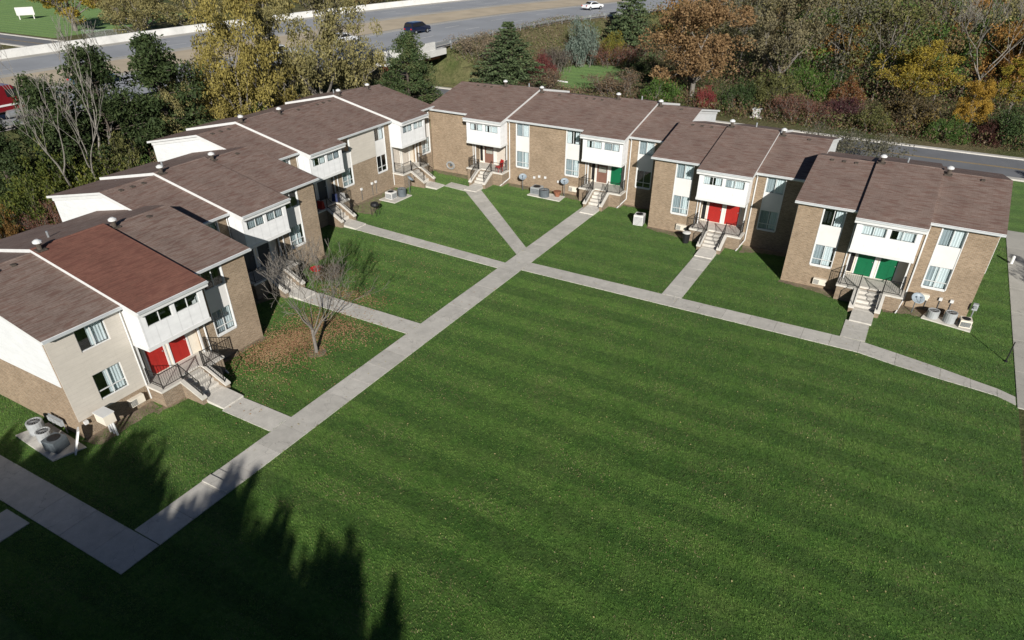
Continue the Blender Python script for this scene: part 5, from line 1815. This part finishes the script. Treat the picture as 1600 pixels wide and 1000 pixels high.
TREES = [
('bareclump', 'bare', -58.2, 30.2, 2.7, 10.6, 12.1, 'pale leafless tree with several stems behind the second roof from the left'),
('pine', 'pine', -60.0, 34.8, 2.5, 9.6, 8.6, 'dark pine directly behind the pale leafless tree with several stems'),
('pine', 'pine', -58.6, 39.6, 2.6, 9.6, 10.2, 'broad dark pine right of the pale leafless tree with several stems'),
('pine', 'pine', -60.4, 30.0, 3.0, 7.4, 8.0, 'low dark pine below the blue car on the highway'),
('pine', 'pine', -60.0, 25.6, 3.3, 4.7, 6.4, 'dark pine at the left edge below the red truck'),
('airy', 'yellow', -57.7, 47.1, 2.4, 13.8, 8.9, 'tall thin-crowned yellow tree in front of the highway'),
('airy', 'yellow', -58.3, 44.3, 2.7, 7.7, 6.8, 'small yellow tree right of the broad dark pine'),
('airy', 'yellow', -58.5, 51.8, 3.0, 7.9, 6.7, 'yellow tree between the tall thin-crowned one and the largest olive-yellow one'),
('airy', 'olive', -58.0, 58.4, 2.9, 14.2, 11.5, 'largest olive-yellow tree behind the left row'),
('airy', 'olive', -57.7, 64.0, 2.9, 10.2, 8.2, 'narrower olive-yellow tree left of the small bushy pine'),
('airy', 'olive', -60.2, 55.2, 3.0, 11.0, 8.0, 'olive-yellow tree behind the gap right of the tall thin-crowned yellow tree'),
('airy', 'yellow', -61.0, 49.6, 3.0, 9.6, 8.0, 'yellow-olive tree half hidden behind the tall thin-crowned yellow tree'),
('airy', 'olive', -57.7, 40.5, 2.3, 6.3, 5.3, 'low olive-leaved tree at the right foot of the broad dark pine'),
('pine', 'pinelight', -55.3, 70.6, 1.8, 7.5, 8.0, 'small bushy pine behind the corner roof, below the dark blue minivan'),
('spruce', 'spruce', -51.3, 88.0, 0.0, 8.8, 13.4, 'broad conical green spruce standing alone behind the far double house'),
('twig', 'tan', -58.6, 91.5, 1.6, 4.6, 9.0, 'tan leafless bush left of the conical spruce'),
('bush', 'red', -50.6, 96.9, 1.0, 3.4, 5.2, 'red-leaved bush right of the conical spruce'),
('twig', 'brown', -47.6, 90.0, 0.0, 2.7, 7.6, 'brown shrub at the right foot of the conical spruce'),
('bush', 'juniper', -50.6, 110.1, 2.4, 5.8, 6.8, 'grey-green juniper beside the highway guard rail'),
('spruce', 'spruce', -46.5, 121.0, 2.4, 10.5, 11.0, 'dark spruce at the top of the picture right of the white car'),
('bush', 'yellowgreen', -47.6, 116.2, 1.8, 3.4, 5.4, 'yellow-green bush between the juniper and the dark spruce'),
('twig', 'redbrown', -46.0, 113.8, 0.6, 2.6, 9.5, 'reddish-brown shrub behind the mown clearing'),
('twig', 'darkbush', -51.5, 103.6, 1.4, 2.4, 6.0, 'dark twiggy shrub at the left end of the mown clearing'),
('bush', 'pine', -38.0, 103.5, 0.0, 3.4, 5.0, 'small dark evergreen at the right end of the mown clearing'),
('twig', 'brown', -36.6, 94.0, 0.0, 2.7, 9.5, 'brown shrub in front of the mown clearing'),
('oak', 'oak', -27.0, 94.5, 0.0, 12.3, 14.2, 'large round orange-brown oak behind the far double house'),
('bush', 'green', -29.6, 89.9, 0.0, 3.8, 6.6, 'bright green bush at the left foot of the orange-brown oak'),
('bush', 'crimson', -24.0, 90.6, 0.0, 3.0, 3.3, 'small crimson bush at the right foot of the orange-brown oak'),
('bush', 'darkgreen', -20.5, 92.7, 0.0, 3.8, 7.3, 'dark green bush right of the crimson bush'),
('bush', 'olive2', -16.6, 94.8, 0.0, 4.9, 9.0, 'olive bush behind the white utility box'),
('airy', 'wood1', -17.9, 102.7, 0.0, 14.5, 13.1, 'grey-olive thinning tree right of the orange-brown oak'),
('airy', 'olive', -10.8, 122.2, 0.0, 14.0, 15.0, 'olive-yellow thinning tree in the middle of the wood'),
('bare', 'bare', -15.0, 112.3, 0.0, 10.0, 10.3, 'grey leafless tree right of the grey-olive thinning tree'),
('bush', 'green', -14.2, 102.6, 0.0, 5.2, 7.9, 'tall green bush behind the olive bush in the wood'),
('bush', 'orange', -8.8, 101.0, 0.0, 4.0, 5.1, 'rusty orange bush at the wood edge'),
('bush', 'purple', -7.9, 93.6, 0.0, 2.9, 6.2, 'purple-red shrub below the rusty orange bush'),
('bush', 'darkgreen', -11.6, 107.5, 0.0, 5.0, 8.1, 'dark green bush behind the rusty orange bush'),
('oak', 'gold', -1.3, 104.6, 0.0, 7.4, 10.0, 'wide golden-yellow tree in the right part of the wood'),
('bare', 'bare', 5.3, 106.5, 0.0, 14.7, 11.5, 'tallest pale leafless tree in the right part of the wood'),
('bare', 'bare', 0.6, 117.8, 0.0, 12.5, 8.4, 'slender leafless tree left of the tallest pale one'),
('oak', 'amber', 5.0, 92.0, 0.0, 5.9, 4.4, 'small bright amber tree at the right part of the wood edge'),
('oak', 'rust', 8.4, 115.8, 0.0, 9.5, 8.1, 'orange-brown tree above the small bright amber tree'),
('oak', 'gold2', 9.3, 106.1, 0.0, 6.3, 5.9, 'yellow tree under the orange-brown crown at the right'),
('bush', 'brownmix', -0.6, 92.6, 0.0, 4.4, 9.5, 'brown bush with scattered yellow leaves below the golden-yellow tree'),
('bush', 'darkgreen', 9.4, 91.0, 0.0, 4.6, 7.5, 'dark green bush at the right edge of the picture'),
('bush', 'maroon', 6.9, 89.6, 0.0, 2.8, 3.5, 'maroon shrub right of the small bright amber tree'),
('bush', 'green2', 3.2, 89.3, 0.0, 2.6, 5.6, 'green bush below the small bright amber tree'),
('bush', 'olive2', -4.4, 89.6, 0.0, 2.8, 6.0, 'olive bush on the road verge left of the green one'),
('twig', 'redbrown', -12.2, 90.4, 0.0, 2.7, 8.0, 'red-brown shrub right of the white utility box'),
('twig', 'greytwig', -4.4, 72.6, 0.0, 3.6, 8.4, 'grey-green twiggy shrub behind the two right houses'),
('oak', 'wood2', 12.5, 124.6, 0.0, 13.0, 11.7, 'dull brown-olive tree at the top right corner'),
('airy', 'wood1', -4.1, 130.9, 0.0, 14.3, 15.2, 'grey-brown tree behind the wide golden-yellow one'),
('bush', 'greenyellow', -56.1, 25.0, 1.4, 3.7, 6.2, 'yellow-green bush behind the nearest white gable'),
('bush', 'greenyellow', -57.6, 27.4, 1.7, 4.6, 6.5, 'taller yellow-green bush left of the pale leafless tree with several stems'),
('bush', 'olive2', -57.4, 33.4, 1.7, 4.4, 6.0, 'olive-green bush right of the stems of the pale leafless tree'),
('bush', 'greenyellow', -56.6, 30.1, 1.7, 3.1, 6.3, 'green bush at the foot of the pale leafless tree with several stems'),
('bush', 'rustmix', -55.0, 21.4, 0.8, 3.4, 3.6, 'rusty orange bush at the left edge behind the nearest roof'),
('twig', 'redbrown', -53.9, 24.2, 0.3, 2.4, 3.8, 'red-brown shrub just behind the nearest roof'),
('bush', 'green2', -56.0, 34.2, 1.5, 2.7, 4.6, 'green bush between the two white gables'),
('twig', 'brown', -55.4, 36.4, 1.2, 2.8, 3.6, 'brown twiggy shrub above the farther white gable'),
('bush', 'green', -57.2, 47.5, 2.2, 3.3, 7.1, 'bright green bush behind the long roof of the left row'),
('bush', 'olive2', -56.6, 42.6, 1.9, 3.0, 5.2, 'olive bush left of the bright green one behind the left row'),
('bush', 'rustmix', -57.4, 53.8, 2.4, 3.0, 4.6, 'rusty bush below the largest olive-yellow tree'),
('bush', 'darkgreen', -56.6, 68.0, 2.0, 3.0, 5.5, 'dark bush left of the small bushy pine'),
('oak', 'gold', -164.6, 95.3, 0.0, 14.4, 19.0, 'golden tree on the lawn beyond the highway'),
('airy', 'olive', -131.0, 87.5, 0.0, 12.6, 15.0, 'olive tree by the chain-link fence beyond the highway'),
('airy', 'wood2', -150.0, 101.0, 0.0, 14.0, 17.0, 'brown-olive tree behind the chain-link fence beyond the highway'),
('airy', 'olive', -140.0, 95.3, 0.0, 13.3, 16.6, 'olive tree beyond the highway right of the golden one'),
('airy', 'olive', -122.9, 94.2, 0.0, 14.0, 15.7, 'yellow-olive tree just beyond the far highway barrier'),
('airy', 'yellow', -119.5, 108.0, 0.0, 14.6, 15.6, 'yellow tree just beyond the far highway barrier'),
('airy', 'wood1', -118.3, 121.6, 0.0, 14.7, 16.4, 'brownish tree beyond the highway right of the yellow one'),
('airy', 'wood2', -116.9, 135.9, 0.0, 14.2, 16.5, 'brown tree beyond the highway, rightmost by the barrier'),
]
for e in TREES:
    e = list(e)
    zt = terrain(e[2], e[3]) - 0.05
    e[5] = max(1.5, e[5] + (e[4] - zt))
    e[4] = zt
    plant(*e)

# evergreens behind the viewpoint whose shadows fall on the lawn
SHIFT = 1 / math.tan(rad(SUN_EL))
sdx, sdy = -math.sin(rad(SUN_AZ)), -math.cos(rad(SUN_AZ))
for k, (tx, ty, hgt, wid, lab) in enumerate([
    (-29.4, 10.2, 13.0, 8.5, 'evergreen behind the viewpoint shading the walk at the lower left'),
    (-27.8, 10.4, 13.5, 8.0, 'evergreen behind the viewpoint shading the lawn before the nearest house'),
    (-25.0, 10.8, 13.5, 8.0, 'evergreen behind the viewpoint whose shadow nears the long walk'),
    (-20.9, 12.0, 13.5, 7.0, 'evergreen behind the viewpoint whose shadow tip lies right of the long walk'),
    (-22.6, 9.8, 12.5, 9.0, 'broad evergreen behind the viewpoint shading the corner of the walks'),
    (-14.6, 11.6, 12.5, 6.5, 'evergreen behind the viewpoint shading the lower lawn'),
    (-11.2, 10.2, 12.0, 6.0, 'rightmost evergreen behind the viewpoint'),
    (-18.0, 11.0, 12.0, 9.0, 'lower evergreen behind the viewpoint shading the lawn corner'),
    (-32.5, 9.0, 12.0, 9.0, 'evergreen behind the viewpoint at the far left'),
    (-26.0, 10.5, 12.0, 11.0, 'second broad evergreen behind the viewpoint'),
    (-13.4, 9.2, 11.0, 9.0, 'low evergreen behind the viewpoint under the rightmost shadow'),
    (-29.0, 8.5, 11.5, 10.0, 'broad evergreen behind the viewpoint left of the others'),
]):
    bx, by = tx - sdx * hgt * SHIFT, ty - sdy * hgt * SHIFT
    plant('shade', 'pine', bx, by, 0, hgt, wid, lab)
# tree off the right edge shading the driveway
plant('oak', 'olive2', 17.6, 43.6, 0, 6.2, 5.0, 'round tree beside the driveway, outside the right edge')
plant('oak', 'olive2', 23.5, 62.5, 0, 9.0, 9.0, 'round tree beyond the driveway, outside the right edge')

# courtyard tree: leafless, with a handful of branches from a short trunk
rnd = random.Random(5)
ct = empty('leafless_tree', (-25.55, 22.35, 0))
ct.scale = (0.82, 0.82, 0.98)
mb = MB(); tips = []
mb.tube((0, 0, -0.3), (-0.05, 0.05, 1.5), 0.13, 0.10, 8, caps=False)
for k in range(8):
    a = 2 * math.pi * k / 8 + rnd.uniform(-.3, .3)
    grow(mb, (-0.05, 0.05, 1.0 + 0.1 * k), (math.cos(a) * 0.85, math.sin(a) * 0.85, 1.05), 1.5, 0.045, 5, rnd, tips, 0.58, 2, 0.09, (2, 3), 0.77, 4)
mb.build('trunk', 'bark', ct, uv=False)
tag(ct, 'grey leafless tree standing in the courtyard lawn', 'tree')
mb = MB(); mb.lathe((-25.55, 22.35, 0.006), [(0.55, 0), (0.5, 0.012)], 18)
structure(mb.build('soil_ring', 'dirt'))
# dry shrub in the bed by the second porch
plant('twig', 'brown', -31.4, 29.6, 0.0, 1.1, 2.2, 'low dry shrub beside the red saucer')

# ------------------------------------------------------------------ woodland mass and ground cover
def low_crown(rng, x, y, z, hgt, wid, n):
    """leaf centres of one far tree"""
    out = []
    m = 30
    for k in range(m):
        q = rng.uniform(-1, 1, 3); q /= max(0.6, np.linalg.norm(q))
        out.append(cluster_points((x + q[0] * wid * 0.42, y + q[1] * wid * 0.42, z + hgt * (0.6 + 0.33 * q[2])), wid * 0.13, n // m, rng))
    return np.vstack(out)

rng = np.random.default_rng(77)
WCOL = ['leaf_wood1', 'leaf_wood2', 'leaf_olive', 'leaf_olive2', 'leaf_green2', 'leaf_rust', 'leaf_darkbush', 'leaf_greytwig']
wv, wi = [], []
tb = MB()
spots = []
while len(spots) < 170:
    x, y = rng.uniform(-40, 50), 106 + 85 * rng.uniform() ** 1.5
    if x < -22 and y < 118:
        continue
    if x < hc(y) + 34:
        continue
    spots.append((x, y, 0))
while len(spots) < 240:
    x, y = rng.uniform(-230, -100), rng.uniform(105, 250)
    if x > h_far(y) - 14 or (x < -160 and y < 130):
        continue
    spots.append((x, y, 0))
for x, y, z in spots:
    hgt = rng.uniform(9, 15); wid = rng.uniform(7, 12)
    ci = int(rng.choice(len(WCOL), p=[.14, .16, .24, .14, .12, .12, .02, .06]))
    n = int(rng.uniform(1600, 2600))
    c = low_crown(rng, x, y, z, hgt, wid, n)
    wv.append(leaf_arrays(c, 0.3, rng))
    wi.append(np.full(len(c), ci))
    tb.tube((x, y, z - 0.3), (x + rng.uniform(-.5, .5), y, z + hgt * 0.75), 0.13, 0.04, 5, caps=False)
    for k in range(5):
        a = rng.uniform(0, 6.28)
        tb.tube((x, y, z + hgt * rng.uniform(.25, .5)), (x + wid * .4 * math.cos(a), y + wid * .4 * math.sin(a), z + hgt * rng.uniform(.6, .95)), 0.045, 0.015, 4, caps=False)
wo_ = link('woodland', quads_mesh('woodland', np.vstack(wv), None, np.concatenate(wi), WCOL))
stuff(wo_, 'mixed autumn woodland filling the background', 'woodland')
tr_ = tb.build('woodland_trunks', 'bark', wo_, uv=False); tr_['kind'] = 'stuff'

# undergrowth, dry grass and low weeds at the edges
UC = ['leaf_brown', 'leaf_olive2', 'leaf_redbrown', 'leaf_greytwig', 'leaf_tan', 'leaf_green2']
cen, idx = [], []
def scatter(n, fx, hmax, weights, seed):
    r = np.random.default_rng(seed)
    p = fx(r, n)
    z = np.array([terrain(a, b) for a, b in p]) + r.uniform(0, 1, len(p)) ** 1.6 * hmax
    cen.append(np.column_stack([p, z])); idx.append(r.choice(len(UC), size=len(p), p=weights))
def rect(x0, x1, y0, y1):
    return lambda r, n: np.column_stack([r.uniform(x0, x1, n), r.uniform(y0, y1, n)])
scatter(30000, rect(-33, 22, 87.4, 97), 1.5, [.28, .24, .2, .12, .06, .10], 1)
scatter(42000, rect(-34, 36, 96, 118), 4.5, [.24, .3, .14, .14, .06, .12], 2)
scatter(9000, rect(-58, -51.8, 14, 72), 1.2, [.24, .3, .08, .12, .08, .18], 3)
scatter(5000, rect(-49, -33, 87.5, 97), 0.9, [.32, .14, .14, .14, .2, .06], 4)
scatter(6000, rect(-56, -30, 113, 130), 1.2, [.28, .14, .16, .16, .2, .06], 5)
scatter(20000, rect(-62, -44, 88, 124), 0.7, [.16, .2, .04, .16, .36, .08], 6)
scatter(6000, rect(-60, -49, 62, 75), 0.5, [.1, .3, .02, .1, .18, .3], 7)
c = np.vstack(cen); ii = np.concatenate(idx)
inside = ((c[:, 0] + 45.5) / 7.6) ** 2 + ((c[:, 1] - 103.5) / 11.0) ** 2 < 1
c, ii = c[~inside], ii[~inside]
ug = link('undergrowth', quads_mesh('undergrowth', leaf_arrays(c, 0.27, np.random.default_rng(8), 0.35, -0.6), None, ii, UC))
stuff(ug, 'brown and olive undergrowth and dry weeds at the wood edge', 'undergrowth')

# fallen leaves on the lawn, thickest under the courtyard tree
M['leaf_fallen'] = mat_leaf('fallen_leaf', [(0.20, 0.10, 0.055), (0.40, 0.23, 0.125), (0.52, 0.36, 0.21)], 0.1)
M['leaf_fleck'] = mat_leaf('fallen_yellow_leaf', [(0.30, 0.25, 0.10), (0.42, 0.36, 0.16), (0.5, 0.45, 0.25)], 0.1)
r = np.random.default_rng(12)
def gauss(cx, cy, sx, sy, n):
    return np.column_stack([r.normal(cx, sx, n), r.normal(cy, sy, n)])
p = np.vstack([gauss(-27.2, 22.8, 1.1, 1.4, 4200), gauss(-28.1, 21.4, 0.8, 1.3, 2800), gauss(-26.9, 25.2, 1.8, 0.7, 1800), gauss(-28.6, 28.6, 1.5, 0.5, 1100),
               gauss(-28.6, 32, 3.0, 2.6, 500), gauss(-25.8, 19.5, 1.6, 1.5, 350)])
q = np.column_stack([r.uniform(-36, 6, 1100), r.uniform(14, 48, 1100)])
al = np.vstack([p, q])
mi = np.concatenate([(r.uniform(size=len(p)) < 0.2).astype(int), np.ones(len(q), int)])
ok = (al[:, 0] > -29.3) | (al[:, 1] > 22.3)
ok &= ~((al[:, 0] < -34.2) & (al[:, 1] < 33))
al, mi = al[ok], mi[ok]
n = len(al)
ang = r.uniform(0, 6.28, n); s = r.uniform(0.03, 0.065, n) * np.where(mi == 1, 0.8, 1.0)
ca, sa = np.cos(ang), np.sin(ang)
v = np.empty((n, 4, 3))
for k, (a, b, hz) in enumerate(((-1, 0, 0.01), (0, -.6, 0.03), (1, 0, 0.012), (0, .6, 0.028))):
    v[:, k, 0] = al[:, 0] + s * (a * ca - b * sa)
    v[:, k, 1] = al[:, 1] + s * (a * sa + b * ca)
    v[:, k, 2] = 0.02 + hz + r.uniform(0, 0.02, n)
fl = link('fallen_leaves', quads_mesh('fallen_leaves', v.reshape(-1, 3), None, mi, ['leaf_fallen', 'leaf_fleck']))
stuff(fl, 'brown fallen leaves under the leafless courtyard tree', 'leaves')

# ------------------------------------------------------------------ grass blades of the courtyard lawn
M['leaf_grass'] = mat_leaf('grass_blade', [(0.025, 0.064, 0.009), (0.084, 0.182, 0.030), (0.155, 0.262, 0.054), (0.23, 0.275, 0.09)], 0.3)
def in_quad(p, q, grow_=0.0):
    c = np.mean(np.array(q), 0)
    q = [(x + (x - c[0]) * 0, y) for x, y in q]
    area = sum(q[k][0] * q[(k + 1) % 4][1] - q[(k + 1) % 4][0] * q[k][1] for k in range(4))
    if area < 0:
        q = q[::-1]
    ok = np.ones(len(p), bool)
    for k in range(4):
        (ax, ay), (bx, by) = q[k], q[(k + 1) % 4]
        L = math.hypot(bx - ax, by - ay) + 1e-9
        d = ((bx - ax) * (p[:, 1] - ay) - (by - ay) * (p[:, 0] - ax)) / L
        ok &= d > -grow_
    return ok
r = np.random.default_rng(31)
N = 760000
p = np.column_stack([r.uniform(-39.3, 8.3, N), 4.0 + 58.0 * r.uniform(size=N) ** 1.25])
ok = np.ones(N, bool)
edge = -0.03 - 0.0 * r.uniform(size=N)
for q in WALKQ:
    ok &= ~in_quad(p, q, -0.035)
HOUSES = [(-29.5, 11.28, True, [0.0], 0, 10.85), (-34.4, 21.72, True, [0.0], 0, 10.85), (-39.4, 32.6, True, [0.0, 10.9], 0, 20.5),
          (-38.2, 53.1, False, [0.0, 11.35], -1.2, 22.2), (-15.97, 49.3, False, [0.0], -0.15, 10.85), (-5.02, 44.7, False, [0.0], 0, 10.85)]
for ox, oy, left_row, us, a, b in HOUSES:
    u = (p[:, 1] - oy) if left_row else (p[:, 0] - ox)
    w = -(p[:, 0] - ox) if left_row else (p[:, 1] - oy)
    ok &= ~((u > a - 0.02) & (u < b + 0.02) & (w > -0.12 - 0.25 * r.uniform(size=N) ** 2))
    for m in us:
        ok &= ~((u > m + 3.4) & (u < m + 7.3) & (w > -1.25))
        ok &= ~((u > m + 4.5) & (u < m + 6.3) & (w > -3.85))
for q in ([(-32.7, 9.6), (-29.2, 9.4), (-28.8, 11.0), (-32.3, 11.2)], [(3.4, 43.4), (6.2, 42.9), (6.3, 43.9), (3.6, 44.4)], [(-28.0, 50.9), (-24.6, 50.8), (-24.7, 52.3), (-27.9, 52.4)], [(-38.5, 43.5), (-36.6, 43.5), (-36.5, 46.0), (-38.4, 46.0)]):
    ok &= ~in_quad(p, q, 0.0)
for k_, (ox, oy, left_row, us, a, b) in enumerate(HOUSES):
    spans = []
    for m in us:
        spans += [(m + (a if m == us[0] else 0), m + 3.4), (m + 7.3, b if m == us[-1] else us[-1])]
    for q_, (u0_, u1_) in enumerate(spans):
        if left_row:
            pts_ = [(ox, oy + u0_), (ox + 0.38, oy + u0_), (ox + 0.38, oy + u1_), (ox, oy + u1_)]
        else:
            pts_ = [(ox + u0_, oy - 0.38), (ox + u1_, oy - 0.38), (ox + u1_, oy), (ox + u0_, oy)]
        blob('soil_bed', pts_, 0.012 + 0.0004 * (k_ * 4 + q_), 'dirt', 40 + k_ * 4 + q_, 0.07, 0.22)
p = p[ok]
n = len(p)
lane = np.clip(4.0 * (np.sin((p[:, 1] + 0.175 + 0.12 * np.sin(p[:, 0] * 0.7) + 0.25 * np.sin(p[:, 1] * 0.43)) * 2 * math.pi / 2.35) + 0.35 * np.sin(p[:, 0] * 0.35 + p[:, 1] * 0.5)), -1, 1)
hgt = r.uniform(0.026, 0.06, n)
ang = math.pi / 2 + r.normal(0, 0.7, n)
wd = r.uniform(0.006, 0.013, n)
main = (p[:, 0] > -20.8) & (p[:, 1] < 37.4)
amp = np.clip(0.62 + 0.5 * np.sin(0.23 * p[:, 0] + 1.9 * np.sin(0.31 * p[:, 1]) + 0.7) + 0.3 * np.sin(1.1 * p[:, 0] + 2.3 * p[:, 1]), 0.12, 1.0) * np.where(main, 1.0, 0.3)
lx = -lane * amp * 0.034 + r.normal(0, 0.028, n)
ly = r.normal(0, 0.03, n)
v = np.empty((n, 4, 3))
ca, sa = np.cos(ang) * wd, np.sin(ang) * wd
v[:, 0] = np.column_stack([p[:, 0] - ca, p[:, 1] - sa, np.zeros(n) + 0.001])
v[:, 1] = np.column_stack([p[:, 0] + ca, p[:, 1] + sa, np.zeros(n) + 0.001])
v[:, 2] = np.column_stack([p[:, 0] + ca * 0.5 + lx, p[:, 1] + sa * 0.5 + ly, hgt])
v[:, 3] = np.column_stack([p[:, 0] - ca * 0.5 + lx, p[:, 1] - sa * 0.5 + ly, hgt])
M['leaf_straw'] = mat_leaf('straw_blade', [(0.10, 0.11, 0.045), (0.22, 0.19, 0.095), (0.34, 0.29, 0.17)], 0.2)
patch = np.sin(p[:, 0] * 0.9 + 1.3 * np.sin(p[:, 1] * 0.6)) * np.sin(p[:, 1] * 0.8 + 1.1 * np.sin(p[:, 0] * 0.5))
straw = (r.uniform(size=n) < np.clip(0.06 + 0.2 * patch, 0.012, 1)).astype(int)
gb = link('grass', quads_mesh('grass', v.reshape(-1, 3), None, straw, ['leaf_grass', 'leaf_straw']))
stuff(gb, 'short mown grass of the courtyard lawn', 'grass')
